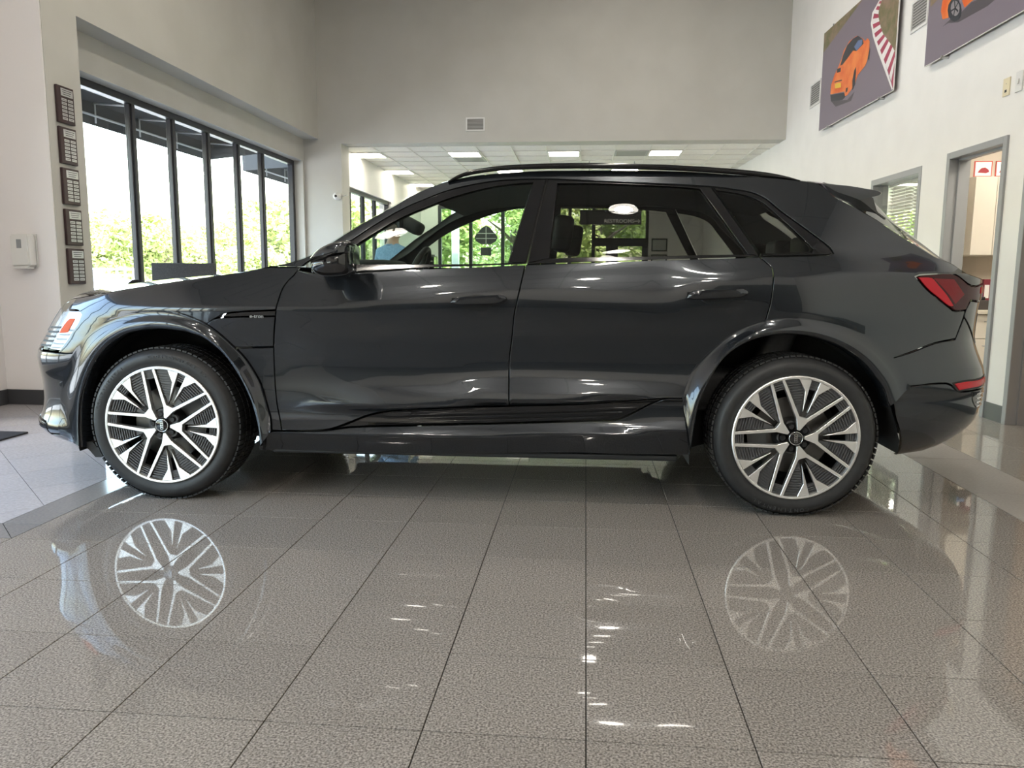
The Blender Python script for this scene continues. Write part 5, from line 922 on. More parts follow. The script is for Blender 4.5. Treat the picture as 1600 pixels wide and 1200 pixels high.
def panel(name, poly, m, parent, off=0.0, gap=.003, depth=.018, step=.035, mirror=False, smooth=True, offfn=None):
    """sheet of the flank inside an outline given in (q, z), with turned-in edges"""
    P = smooth_poly(poly) if smooth else [np.array(p) for p in poly]
    P = inset_poly(P, gap + .0012)
    bm = bmesh.new(); vs = [bm.verts.new((p[0], p[1], 0)) for p in P]; f = bm.faces.new(vs)
    if f.normal.z < 0: f.normal_flip()
    lo, hi = P.min(0), P.max(0)
    for ax in (0, 1):
        for k in range(int(lo[ax]/step) - 1, int(hi[ax]/step) + 2):
            c = k*step + .0007
            if lo[ax] < c < hi[ax]:
                co = [0, 0, 0]; no = [0, 0, 0]; co[ax] = c; no[ax] = 1
                bmesh.ops.bisect_plane(bm, geom=bm.verts[:] + bm.edges[:] + bm.faces[:], dist=1e-7, plane_co=co, plane_no=no)
    bmesh.ops.triangulate(bm, faces=[f for f in bm.faces if len(f.verts) > 4], quad_method='BEAUTY', ngon_method='EAR_CLIP')
    bm.normal_update()
    if sum(f.normal.z*f.calc_area() for f in bm.faces) < 0: bmesh.ops.reverse_faces(bm, faces=bm.faces[:])
    bm.verts.index_update()
    q = np.array([v.co.x for v in bm.verts]); z = np.array([v.co.y for v in bm.verts]); nv = len(q)
    # boundary rings
    bnd = [e for e in bm.edges if len(e.link_faces) == 1]; nrm = {}
    for e in bnd:
        l = e.link_loops[0]; a, b = l.vert, l.link_loop_next.vert
        d = b.co - a.co; L = d.length
        if L < 1e-9: continue
        o = np.array([d.y, -d.x])/L
        for v in (a, b): nrm[v.index] = nrm.get(v.index, 0) + o
    idx = list(nrm.keys()); at = {v: i for i, v in enumerate(idx)}
    bo = np.array([nrm[i]/(np.linalg.norm(nrm[i]) + 1e-9) for i in idx])
    faces = [[v.index for v in f.verts] for f in bm.faces]
    for e in bnd:
        l = e.link_loops[0]; a, b = l.vert.index, l.link_loop_next.vert.index
        if a not in at or b not in at: continue
        ra, rb = nv + at[a], nv + at[b]; sa, sb = ra + len(idx), rb + len(idx)
        faces += [[b, a, ra, rb], [rb, ra, sa, sb]]
    bm.free()
    N0 = side_normal(q, z); o = off if offfn is None else off + offfn(q, z)
    P0 = side(q, z, o)
    bq = q[idx] + bo[:, 0]*.0014; bz = z[idx] + bo[:, 1]*.0014; ob = off if offfn is None else off + offfn(bq, bz)
    P1 = side(bq, bz, ob + .0014); P2 = side(bq, bz, ob + depth)
    T = P1 - P0[idx]; nb = N0[idx]; T = T - nb*np.sum(T*nb, -1, keepdims=True); T /= np.linalg.norm(T, axis=-1, keepdims=True) + 1e-9
    V = np.concatenate([P0, P1, P2]); NN = np.concatenate([N0, .35*nb + T, T]); NN /= np.linalg.norm(NN, axis=-1, keepdims=True)
    if mirror:
        V[:, 1] = 2*TC - V[:, 1]; NN[:, 1] *= -1; faces = [f[::-1] for f in faces]
    me = bpy.data.meshes.new(name); me.from_pydata(V.tolist(), [], faces); me.update(); me.shade_smooth()
    me.normals_split_custom_set_from_vertices(NN.tolist())
    return link(name, me, m, parent)
def grid_mesh(name, X, m, parent, mirror=False, flip=False, normals=None, two=False):
    """X: (a, b, 3) lattice"""
    a, b = X.shape[:2]; V = X.reshape(-1, 3).copy()
    F = [(i*b + j, i*b + j + 1, (i+1)*b + j + 1, (i+1)*b + j) for i in range(a-1) for j in range(b-1)]
    if mirror: V[:, 1] = 2*TC - V[:, 1]
    if mirror != flip: F = [f[::-1] for f in F]
    me = bpy.data.meshes.new(name); me.from_pydata(V.tolist(), [], F); me.update(); me.shade_smooth()
    return link(name, me, m, parent)
def resample(P, n):
    P = np.array(smooth_open(P)); d = np.concatenate([[0], np.cumsum(np.linalg.norm(np.diff(P, axis=0), axis=1))]); t = np.linspace(0, d[-1], n)
    return np.stack([np.interp(t, d, P[:, k]) for k in range(P.shape[1])], -1)
def smooth_open(P, sub=4):
    P = [np.array(p, float) for p in P]; n = len(P); out = []
    for i in range(n - 1):
        p1, p2 = P[i], P[i+1]; d1 = (p2 - P[i-1])/2 if i > 0 else p2 - p1; d2 = (P[i+2] - p1)/2 if i < n - 2 else p2 - p1
        for j in range(sub):
            u = j/sub; h00 = 2*u**3 - 3*u**2 + 1; h10 = u**3 - 2*u**2 + u; h01 = -2*u**3 + 3*u**2; h11 = u**3 - u**2
            out.append(h00*p1 + h10*d1 + h01*p2 + h11*d2)
    out.append(P[-1]); return out

# ---- flank panels, both sides ---------------------------------------------------------------------------
SF, SR, ZH = -.032, 2.931, .370                  # axle positions and hub height
def flare(name, inner, outer, parent, mirror, i0=0.0, i1=1.0):
    A = resample(inner, 97); B = resample(outer, 97)
    k0, k1 = int(round(i0*96)), int(round(i1*96)); A = A[k0:k1+1]; B = B[k0:k1+1]
    lam = [0, 0, .05, .16, .34, .55, .76, .93, 1.0, 1.0]; w = [.060, .006, -.006, -.011, -.012, -.006, .006, .020, .026, .05]
    rows = []
    for l, wi in zip(lam, w):
        P = A*(1 - l) + B*l; q, z = P[:, 0], P[:, 1]
        base = side(q, z); p, t = plan(q); n = np.stack([t[:, 1], -t[:, 0]], -1)
        bw_ = wprof(q, z); f = min(1, max(0, (l - .45)/.45)); f = f*f*(3 - 2*f); wq = wi*(1 - f) + f*(bw_ - .011 + (.04 if wi == .05 else 0))
        X = np.concatenate([p - n*wq[:, None], z[:, None]], -1)
        rows.append(X)
    o = grid_mesh(name, np.stack(rows, 1), M_paint, parent, mirror)
    o.data.set_sharp_from_angle(angle=math.radians(50)); return o
for mir in (False, True):
    kw = dict(mirror=mir)
    ff = panel('front_fender', TR['front_fender'], M_paint, CAR, **kw)
    panel('vent_panel', TR['fender_vent_panel'], M_paint, ff, off=-.002, **kw)
    vs_ = panel('fender_badge_strip', TR['vent_strip'], M_blackgloss, ff, off=.006, **kw)
    panel('lower_fender', TR['fender_lower'], M_paint, ff, **kw)
    fd = panel('front_door', TR['front_door'], M_paint, CAR, **kw)
    panel('window_frame', TR['front_window_frame'], M_trim, fd, off=-.001, **kw); panel('belt_trim', TR['front_belt'], M_trim, fd, off=-.004, **kw)
    panel('window_glass', TR['front_window'], M_glass_f, fd, off=.006, gap=0, depth=.002, **kw)
    rd = panel('rear_door', TR['rear_door'], M_paint, CAR, **kw)
    panel('window_frame', TR['rear_window_frame'], M_trim, rd, off=-.001, **kw); panel('belt_trim', TR['rear_belt'], M_trim, rd, off=-.004, **kw)
    panel('window_glass', TR['rear_window'], M_glass_d, rd, off=.006, gap=0, depth=.002, **kw)
    sfm = panel('body_side_frame', TR['body_side_frame'], M_paint, CAR, **kw)
    panel('window_frame', TR['quarter_window_frame'], M_trim, sfm, off=.001, **kw)
    panel('window_glass', TR['quarter_window'], M_glass_d, sfm, off=.006, gap=0, depth=.002, **kw)
    sl = panel('sill', TR['sill'], M_paint, CAR, step=.025, **kw)
    panel('side_strake_panel', TR['side_strake_panel'], M_blackgloss, sl, off=.004, step=.02, **kw)
    for s in ('strake1', 'strake2', 'strake3'): panel('strake', TR[s], M_blackgloss, sl, off=-.012, gap=0, depth=.014, step=.05, **kw)
    flare('front_wheel_arch', TR['flF_in'], TR['flF_out'], CAR, mir)
    flare('rear_wheel_arch', TR['flR_in'], TR['flR_out'], rd, mir, 0, .405); flare('rear_wheel_arch', TR['flR_in'], TR['flR_out'], CAR, mir, .41, 1)
    hl = panel('headlight', TR['headlight'], M_lens, CAR, off=-.003, depth=.004, step=.02, **kw)
    panel('lamp_housing', TR['headlight'], M_lampwhite, hl, off=.03, gap=.004, depth=.03, step=.02, **kw)
    panel('amber_marker', TR['lamp_amber'], M_amber, hl, off=-.0055, gap=0, depth=.003, **kw)
    a = np.array(TR['headlight'])
    for k in range(5):           # dark slots between the daylight bars
        z = .725 + .0225*k; x0, x1 = (-.80 + .012*k, -.665 + .012*k)
        panel('lamp_slot', [(x0, z), (x1, z + .004), (x1 + .008, z + .0135), (x0, z + .0095)], M_black, hl, off=-.0050, gap=0, depth=.002, **kw)
    panel('lamp_fin', [(-.83, .80), (-.80, .80), (-.74, .915), (-.77, .915)], M_insert, hl, off=-.0045, gap=0, depth=.002, **kw)
    tl = panel('tail_lamp', TR['tail_lamp'], M_reddark, CAR, off=-.004, step=.02, **kw)
    T = np.array(TR['tail_lamp'])
    panel('red_strip', [T[1], T[2], T[3], T[4], T[4] + (.03, .002), T[3] + (.055, .012), T[2] + (.06, .018), T[1] + (.075, -.002)], M_redb, tl, off=-.0055, gap=.003, depth=.004, **kw)
    panel('red_lens', [T[1] + (.08, -.004), T[1] + (.20, -.006), T[4] + (.10, .055), T[4] + (.035, .008), T[3] + (.06, .014)], M_red, tl, off=-.005, gap=.002, depth=.004, **kw)
    panel('light_bar', [(3.90, 1.02), (4.09, 1.025), (4.09, 1.048), (3.90, 1.05)], M_redb, tl, off=-.007, gap=0, depth=.004, **kw)
    # ---- nose and tail halves
    fb = panel('front_bumper', TR['front_bumper'], M_paint, CAR, **kw)
    panel('front_lip', TR['front_lip'], M_paint, fb, **kw)
    lathe('parking_sensor', [(.001, -.004), (.011, -.004), (.013, 0), (.013, .01)], M_paint, fb, 16, 'Y', M=Matrix.Translation(Vector([*side(np.array(-.60), np.array(.545))])) if not mir else Matrix.Translation(Vector((side(np.array(-.60), np.array(.545))[0], 2*TC - side(np.array(-.60), np.array(.545))[1], .545))))
    panel('grille', TR['grille'], M_blackgloss, CAR, off=.015, **kw)
    for k in range(8):
        q = -1.10 - .058*k; panel('grille_bar', [(q, .70), (q - .012, .70), (q - .012, .925), (q, .925)], M_chrome, fb, off=.004, gap=0, depth=.012, **kw)
    rb = panel('rear_bumper', TR['rear_bumper'], M_paint, CAR, **kw)
    panel('rear_valance', TR['rear_bumper_lower'], M_paint, rb, **kw)
    panel('reflector_surround', [(a_[0], a_[1]) for a_ in TR['reflector']], M_black, rb, off=-.001, gap=-.006, **kw)
    panel('rear_reflector', TR['reflector'], M_redb, rb, off=-.005, **kw)
    panel('rear_vent', [(3.80, .57), (3.84, .51), (3.90, .475), (4.02, .47), (4.02, .565)], M_blackgloss, rb, off=-.003, **kw)
    for k in range(4): panel('vent_fin', [(3.86 + .006*k, .553 - .02*k), (4.0, .553 - .02*k), (4.0, .546 - .02*k), (3.862 + .006*k, .546 - .02*k)], M_chrome, rb, off=-.007, gap=0, depth=.004, **kw)
    tg = panel('tailgate', TR['tailgate'], M_paint, CAR, **kw)
    panel('plate_recess', [(3.93, .93), (4.587, .93), (4.587, .78), (3.96, .78)], M_blackgloss, tg, off=-.002, **kw)
    panel('shoulder_cap', TR['tailgate_top'], M_paint, tg, **kw)
    # ---- trim seen through the glass from inside
    panel('door_trim', TR['front_door'], M_cardark, fd, off=.075, gap=.004, step=.12, **kw); panel('door_trim', TR['rear_door'], M_cardark, rd, off=.075, gap=.004, step=.12, **kw)
    panel('pillar_trim', TR['body_side_frame'], M_headliner if not mir else M_headliner, sfm, off=.03, gap=.004, step=.10, **kw)
    panel('pillar_trim', TR['front_window_frame'], M_cardark, fd, off=.02, gap=-.003, step=.10, **kw); panel('pillar_trim', TR['rear_window_frame'], M_cardark, rd, off=.02, gap=-.003, step=.10, **kw)
    panel('pillar_trim', TR['quarter_window_frame'], M_cardark, sfm, off=.02, gap=-.003, step=.10, **kw)

# ---- bonnet, windscreen, roof, rear window: sheets between the two shell edges ------------------------------
_KQ = np.array([QMIN, -1.2, -.95, -.6, -.2, .1, .3, .46, .50, .9, 1.27, 1.4, 2.0, 3.0, 3.09, 3.2, 3.3, 3.5, 3.7, 3.9, QMAX])
_KS = np.array([-.93, -.90, -.85, -.64, -.30, -.02, .17, .36, .39, .74, 1.20, 1.36, 2.0, 3.05, 3.24, 3.42, 3.58, 3.76, 3.86, 3.92, 3.94])
_KZ = np.array([.962, .972, .985, 1.022, 1.066, 1.090, 1.108, 1.128, 1.135, 1.34, 1.565, 1.588, 1.60, 1.585, 1.575, 1.55, 1.40, 1.25, 1.155, 1.10, 1.086])
def top_sheet(name, q0, q1, m, parent, nq=40, nl=20, drop=0.0, lam1=2.0, dens=None):
    q = np.linspace(q0, q1, nq); lam = np.linspace(0, 1, nl)
    E0 = side(q, e_z(q)); sc = pchip(_KQ, _KS, q); zc = pchip(_KQ, _KZ, q)
    cr = 1 - (1 - lam)**2.4
    s = E0[:, None, 0] + (sc - E0[:, 0])[:, None]*(1 - (1 - lam[None])**1.8); t = E0[:, None, 1] + (TC - E0[:, None, 1])*lam[None]
    z = E0[:, None, 2] + (zc - E0[:, 2])[:, None]*cr[None] - drop
    X = np.stack([s, t, z], -1); Xm = X.copy(); Xm[..., 1] = 2*TC - Xm[..., 1]
    X = np.concatenate([X, Xm[:, ::-1][:, 1:]], 1)
    return grid_mesh(name, X, m, parent, flip=True)
hood = top_sheet('hood', QMIN, .475, M_paint, CAR, 70, 24)
ws = top_sheet('windscreen', .48, 1.27, M_glass_w, CAR, 30, 20)
top_sheet('windscreen_band', 1.235, 1.28, M_black, ws, 4, 20, .004)
cw = top_sheet('cowl', .455, .50, M_black, ws, 4, 20, .006)
roof = top_sheet('roof', 1.27, 3.085, M_paint, CAR, 40, 20)
top_sheet('headliner', 1.22, 3.085, M_headliner, roof, 20, 12, .055)
rw_ = top_sheet('rear_window', 3.085, QMAX, M_glass_d, CAR, 60, 20)

# ---- roof rails, spoiler ------------------------------------------------------------------------------------
def lofted(name, top, bot, t_of, half, m, parent, mirror, n=60):
    A = resample(top, n); B = resample(bot, n); rows = []
    for k in range(n):
        a, b = A[k], B[k]; t = t_of(a[0]); c = (a + b)/2; r = (a - b)/2; row = []
        for j in range(12):
            an = 2*PI*j/12; cz = math.cos(an); cx = math.sin(an)
            sq = lambda v: math.copysign(abs(v)**.6, v)
            p = c + r*sq(cz); row.append((p[0], t + half*sq(cx), p[1]))
        rows.append(row + [row[0]])
    o = grid_mesh(name, np.array(rows), m, parent, mirror); return o
for mir in (False, True):
    rl = lofted('roof_rail', TR['rail_top'], TR['rail_bot'], lambda s: .335 + .03*((s - 2.1)/.9)**2, .020, M_trim, CAR, mir)
def spoiler():
    P = np.array(smooth_poly(TR['spoiler'], 50)); V = []; n = len(P)
    ts = np.concatenate([[.36, .363], np.linspace(.40, 1.53, 14), [2*TC - .363, 2*TC - .36]]); L = len(ts)
    c = P.mean(0)
    for i, t in enumerate(ts):
        k = 1 - ((t - TC)/(TC - .36))**2; sc = .55 if i in (0, L-1) else 1.0
        for p in P:
            d = (p - c)*sc + c; V.append((d[0] + k*.13*(d[0] - 3.02)/.33, t, d[1] + k*.035))
    F = [(i*n + j, i*n + (j+1) % n, (i+1)*n + (j+1) % n, (i+1)*n + j) for i in range(L-1) for j in range(n)] + [tuple(range(n))[::-1], tuple(range((L-1)*n, L*n))]
    bm = bmesh.new(); vs = [bm.verts.new(v) for v in V]
    for f in F: bm.faces.new([vs[i] for i in f])
    bmesh.ops.recalc_face_normals(bm, faces=bm.faces[:])
    o = from_bm('roof_spoiler', bm, M_paint, CAR); o.data.shade_smooth(); o.data.set_sharp_from_angle(angle=math.radians(35)); return o
sp = spoiler()
for mir in (False, True):
    M_ = Matrix.Translation((0, .37, 0)) if not mir else Matrix.Translation((0, 2*TC - .40, 0))
    prism('spoiler_blade', TR['spoiler_fin'], M_blackgloss, sp, M_, .03, .004)

M_cup_shade = mat('painted_cup_shade', (.010, .012, .014), .25, 0, .5, 0)
# ---- door mirrors, handles ------------------------------------------------------------------------------------
def layered(name, poly, layers, m, parent, mirror, sub=3):
    """stack of scaled outlines: layers are (t, scale, shift s, shift z)"""
    P = np.array(smooth_poly(poly, 60, sub)); c = P.mean(0); n = len(P); V = []
    for t, sc, ds, dz in layers:
        for p in P: d = (p - c)*np.array([sc, sc]) + c + (ds, dz); V.append((d[0], t, d[1]))
    L = len(layers); F = [(i*n + j, i*n + (j+1) % n, (i+1)*n + (j+1) % n, (i+1)*n + j) for i in range(L-1) for j in range(n)] + [tuple(range(n)), tuple(range((L-1)*n, L*n))[::-1]]
    V = np.array(V)
    if mirror: V[:, 1] = 2*TC - V[:, 1]
    bm = bmesh.new(); vs = [bm.verts.new(v) for v in V]
    for f in F: bm.faces.new([vs[i] for i in f])
    bmesh.ops.recalc_face_normals(bm, faces=bm.faces[:]); bmesh.ops.triangulate(bm, faces=[f for f in bm.faces if len(f.verts) > 4])
    o = from_bm(name, bm, m, parent); o.data.shade_smooth(); o.data.set_sharp_from_angle(angle=math.radians(42)); return o
for mir in (False, True):
    mr = layered('side_mirror', TR['mirror_cap'], [(-.235, .35, .01, -.012), (-.228, .62, .006, -.007), (-.21, .84, .002, -.003), (-.185, .96, 0, -.001), (-.15, 1.0, 0, 0), (-.10, 1.0, 0, 0), (-.04, .93, 0, 0), (.0, .80, 0, -.002)], M_paint, CAR, mir)
    layered('mirror_housing', TR['mirror_housing'], [(-.232, .40, .01, .012), (-.224, .66, .006, .008), (-.205, .87, .002, .003), (-.18, .97, 0, 0), (-.14, 1.0, 0, 0), (-.08, .97, 0, 0), (-.02, .78, 0, -.004), (.03, .6, 0, -.012), (.075, .5, 0, -.02)], M_blackgloss, mr, mir)
    B = np.array(TR['mirror_housing']); x1 = B[:, 0].max()
    box('mirror_glass', (x1 - .008, (-.18 if not mir else 2*TC + .02), 1.135), (x1 - .001, (-.02 if not mir else 2*TC + .18), 1.215), M_chrome, mr)
    box('mirror_foot', (.74, -.05 if not mir else 2*TC - .10, 1.095), (.86, .10 if not mir else 2*TC + .05, 1.125), M_blackgloss, mr, .008)
    for hn, cn, pn, door in (('handle_f', 'cup_f', 'door_handle', 'front_door'), ('handle_r', 'cup_r', 'door_handle', 'rear_door')):
        d = [o for o in CAR.children if o.name.split('.')[0] == door][1 if mir else 0]
        panel('handle_cup', TR[cn], M_cup_shade, d, off=-.0012, gap=0, depth=.004, step=.02, mirror=mir)  # flat panel, the shade of the recess is painted into its colour
        hd_ = layered(pn, TR[hn], [(.024, .80, 0, .003), (.027, .92, 0, .001), (.034, 1.0, 0, 0), (.050, 1.0, 0, 0), (.060, .90, 0, -.001)], M_paint, d, mir)
        hc = np.array(TR[hn])
        for e_ in (hc[:, 0].min() + .014, hc[:, 0].max() - .018): box('handle_mount', (e_ - .008, .055 if not mir else 2*TC - .085, hc[:, 1].mean() - .006), (e_ + .012, .085 if not mir else 2*TC - .055, hc[:, 1].mean() + .006), M_blackgloss, hd_)

# ---- wheels ------------------------------------------------------------------------------------------------------
def wheel(name, s, t, sgn, rot):
    """rim plane faces -t for the near side"""
    w = empty(name, (s, t, ZH), 0, CAR)
    if sgn < 0: w.rotation_euler = (0, 0, PI)
    R, RR = .370, .284
    # tyre
    ty = lathe('tyre', [(RR - .006, .012), (RR + .004, .006), (RR + .014, .003), (RR + .032, -.004), (RR + .052, .0), (RR + .062, .006), (R - .016, .020), (R - .006, .034), (R - .001, .052), (R, .09), (R, .19), (R - .002, .225), (R - .012, .245), (R - .04, .262), (RR, .25)], M_rubber, w, 96)
    bm = bmesh.new()
    for k in range(84):
        a = 2*PI*k/84
        for y0, y1, sk in ((.028, .085, .5), (.10, .135, -.4), (.15, .185, .4), (.195, .245, -.5)):
            for i in range(1):
                Mx = Matrix.Rotation(a + sk*.02, 4, 'Y'); w_ = .0105
                e = .007 if y0 in (.028, .195) else 0.0
                vs = add_box(bm, (-w_, y0, R - .004), (w_, y1, R + .0035), Mx)
    tr = from_bm('tread', bm, M_rubber, ty); tag(tr, kind='stuff')
    # rim barrel, flange
    lathe('barrel', [(RR - .004, .0), (RR - .012, .012), (RR - .020, .035), (RR - .045, .06), (RR - .05, .20), (.001, .21)], M_barrel, w, 72)
    fl = lathe('rim_flange', [(RR - .016, .006), (RR - .012, -.0055), (RR - .004, -.0065), (RR, -.004), (RR + .001, .004), (RR - .002, .012)], M_mach, w, 96)
    # 5 branched spokes; local plane: x right, z up, front towards -y
    def pol(P, a, m, nm, y0, y1, bev=.0012):
        bm = bmesh.new()
        for k in range(5):
            Mx = Matrix.Rotation(-(rot + a + 2*PI*k/5), 4, 'Y') @ Matrix.Translation((0, y0, 0))
            add_prism(bm, [(x*RR, z*RR) for x, z in P], Mx, y1 - y0)
        bmesh.ops.recalc_face_normals(bm, faces=bm.faces[:])
        if bev: bmesh.ops.bevel(bm, geom=[e for e in bm.edges if e.calc_face_angle(0) > .6], offset=bev, segments=1, affect='EDGES', clamp_overlap=True)
        bmesh.ops.triangulate(bm, faces=[f for f in bm.faces if len(f.verts) > 4])
        return from_bm(nm, bm, m, w)
    c, s_ = math.cos, math.sin; rd_ = math.radians
    Y = [(.135, -.022), (.30, -.090), (.955*c(rd_(31.6)), -.955*s_(rd_(31.6))), (.962*c(rd_(28.9)), -.962*s_(rd_(28.9))), (.350, -.060), (.350, .060), (.962*c(rd_(28.9)), .962*s_(rd_(28.9))), (.955*c(rd_(31.6)), .955*s_(rd_(31.6))), (.30, .090), (.135, .022)]
    for k in range(5):
        bm = bmesh.new(); Mx = Matrix.Rotation(-(rot + 2*PI*k/5), 4, 'Y') @ Matrix.Translation((0, -.004, 0))
        add_prism(bm, [(x*RR, z*RR) for x, z in Y], Mx, .03)
        for f in (1, -1):
            add_prism(bm, [(x*RR, f*z*RR) for x, z in [(.43, .036), (.955*c(rd_(4.2)), .955*s_(rd_(4.2))), (.955*c(rd_(15.6)), .955*s_(rd_(15.6))), (.758, .108)]], Mx, .026)
        bmesh.ops.recalc_face_normals(bm, faces=bm.faces[:])
        bmesh.ops.bevel(bm, geom=[e for e in bm.edges if e.calc_face_angle(0) > .6], offset=.0014, segments=1, affect='EDGES', clamp_overlap=True)
        bmesh.ops.triangulate(bm, faces=[f for f in bm.faces if len(f.verts) > 4])
        from_bm('spoke', bm, M_mach, w)
        for f in (1, -1):
            bm = bmesh.new(); Mi = Matrix.Rotation(-(rot + 2*PI*k/5), 4, 'Y')
            W = [(.36, .050), (.758, .112), (.915, .258), (.842, .452)]
            add_prism(bm, [(x*RR, f*z*RR) for x, z in W], Mi @ Matrix.Translation((0, .010, 0)), .012)
            # cooling ribs across the wedge
            for r in range(11):
                rr_ = .50 + .040*r
                def cut(r0):
                    A = np.array(W[0]); lo = None
                    pts = []
                    for p, q in zip(W, W[1:] + W[:1]):
                        p, q = np.array(p), np.array(q); dp, dq = np.dot(p, (.9, .35)) - r0, np.dot(q, (.9, .35)) - r0
                        if dp*dq < 0: pts.append(p + (q - p)*dp/(dp - dq))
                    return pts if len(pts) == 2 else None
                a_, b_ = cut(rr_), cut(rr_ + .017)
                if a_ and b_:
                    q4 = [a_[0], a_[1], b_[1], b_[0]] if np.linalg.norm(a_[1] - b_[1]) < np.linalg.norm(a_[1] - b_[0]) else [a_[0], a_[1], b_[0], b_[1]]
                    m4 = sum(q4)/4; add_prism(bm, [tuple((m4 + (p - m4)*.92)*np.array((RR, f*RR))) for p in q4], Mi @ Matrix.Translation((0, .0015, 0)), .012)
            bmesh.ops.recalc_face_normals(bm, faces=bm.faces[:]); from_bm('ribbed_insert', bm, M_insert, w)
        for a0, hw, r0 in ((0, .062, .80), (PI/5, .088, .80)):
            bm = bmesh.new(); Mi = Matrix.Rotation(-(rot + a0 + 2*PI*k/5), 4, 'Y')
            add_prism(bm, [(r0*RR, -hw*RR), (.955*RR, -hw*RR), (.955*RR, hw*RR), (r0*RR, hw*RR)], Mi @ Matrix.Translation((0, .012, 0)), .012)
            for r in range(4): add_prism(bm, [((r0 + .012 + .036*r)*RR, -hw*.86*RR), ((r0 + .030 + .036*r)*RR, -hw*.86*RR), ((r0 + .030 + .036*r)*RR, hw*.86*RR), ((r0 + .012 + .036*r)*RR, hw*.86*RR)], Mi @ Matrix.Translation((0, .004, 0)), .012)
            bmesh.ops.recalc_face_normals(bm, faces=bm.faces[:]); from_bm('ribbed_tip', bm, M_insert, w)
        a = rot + PI/5 + 2*PI*k/5
        nb = lathe('wheel_nut', [(.001, -.006), (.010, -.006), (.0125, -.002), (.0125, .02)], M_barrel, w, 12, M=Matrix.Translation((.187*RR*math.cos(a), .012, .187*RR*math.sin(a))))
        lathe('nut_well', [(.0155, .004), (.023, .004), (.026, .012), (.026, .035)], M_insert, w, 16, M=Matrix.Translation((.187*RR*math.cos(a), .012, .187*RR*math.sin(a))))
    lathe('hub', [(.001, .016), (.072, .016), (.080, .03), (.085, .09)], M_barrel, w, 32)
    lathe('centre_cap', [(.001, -.007), (.028, -.0065), (.0315, -.004), (.033, .006), (.033, .02)], M_blackgloss, w, 32)
    tube('cap_ring', [(.0295*math.cos(k*PI/16), -.0072, .0295*math.sin(k*PI/16)) for k in range(32)], .0014, M_chrome, w, 6, True)
    bm = bmesh.new()
    for k in range(4): add_tube(bm, [(.0068*math.cos(j*PI/10), -.0078, -.0135 + .009*k + .0068*math.sin(j*PI/10)) for j in range(20)], .00085, 5, closed=True)
    from_bm('emblem', bm, M_chrome, w)
    lathe('brake_disc', [(.085, .085), (.178, .085), (.180, .088), (.180, .105), (.085, .105)], M_disc, w, 48, closed=True)
    return w
import itertools
wf = wheel('wheel', SF, .018, 1, math.radians(66)); wr = wheel('wheel', SR, .018, 1, math.radians(74))
def copy_wheel(src, s, t):
    n = src.copy(); COL.objects.link(n); n.location = (s, t, ZH); n.rotation_euler = (0, 0, PI)
    for c in list(src.children):
        d = c.copy(); COL.objects.link(d); d.parent = n
        for g in list(c.children): e = g.copy(); COL.objects.link(e); e.parent = d
    return n
copy_wheel(wf, SF, 2*TC - .018); copy_wheel(wr, SR, 2*TC - .018)
for s, w, a0 in ((SF, wf, .35), (SR, wr, PI)):          # calipers
    P = [(.125, .55), (.19, .55), (.19, -.55), (.125, -.55)]
    bm = bmesh.new(); pts = [(r_*math.cos(a0 + t_), r_*math.sin(a0 + t_)) for r_, t_ in [(.12, -.42), (.195, -.42), (.2, -.2), (.202, 0), (.2, .2), (.195, .42), (.12, .42), (.115, 0)]]
    add_prism(bm, pts, Matrix.Translation((0, .068, 0)), .05); bmesh.ops.recalc_face_normals(bm, faces=bm.faces[:]); bmesh.ops.triangulate(bm, faces=[f for f in bm.faces if len(f.verts) > 4])
    from_bm('brake_caliper', bm, M_caliper, w)
# lettering moulded on the tyres
def tyre_text(body, w, a0, step, size, r, flip=False):
    bm = bmesh.new()
    for i, ch in enumerate(body):
        if ch == ' ': continue
        a = a0 + (step*i if flip else -step*i)
        cu = bpy.data.curves.new('c', 'FONT'); cu.body = ch; cu.size = size; cu.extrude = .0008; cu.align_x = 'CENTER'; cu.align_y = 'CENTER'; cu.resolution_u = 2
        t = bpy.data.objects.new('c', cu); COL.objects.link(t); me = bpy.data.meshes.new_from_object(t); bpy.data.objects.remove(t)
        up = a - PI/2 if not flip else a + PI/2
        Mx = Matrix.Translation((r*math.cos(a), -.004, r*math.sin(a))) @ Matrix.Rotation(-up, 4, 'Y') @ Matrix.Rotation(PI/2, 4, 'X')
        me.transform(Mx); bm.from_mesh(me); bpy.data.meshes.remove(me)
    return from_bm('tyre_lettering', bm, mat('tyre_letter', (.045, .045, .048), .5), w)
tyre_text('CONTINENTAL', wf, math.radians(166), math.radians(4.2), .026, .323)
tyre_text('CROSSCONTACT LX', wf, math.radians(98), math.radians(3.6), .020, .330)
tyre_text('CONTINENTAL', wr, math.radians(282), math.radians(4.2), .024, .336)
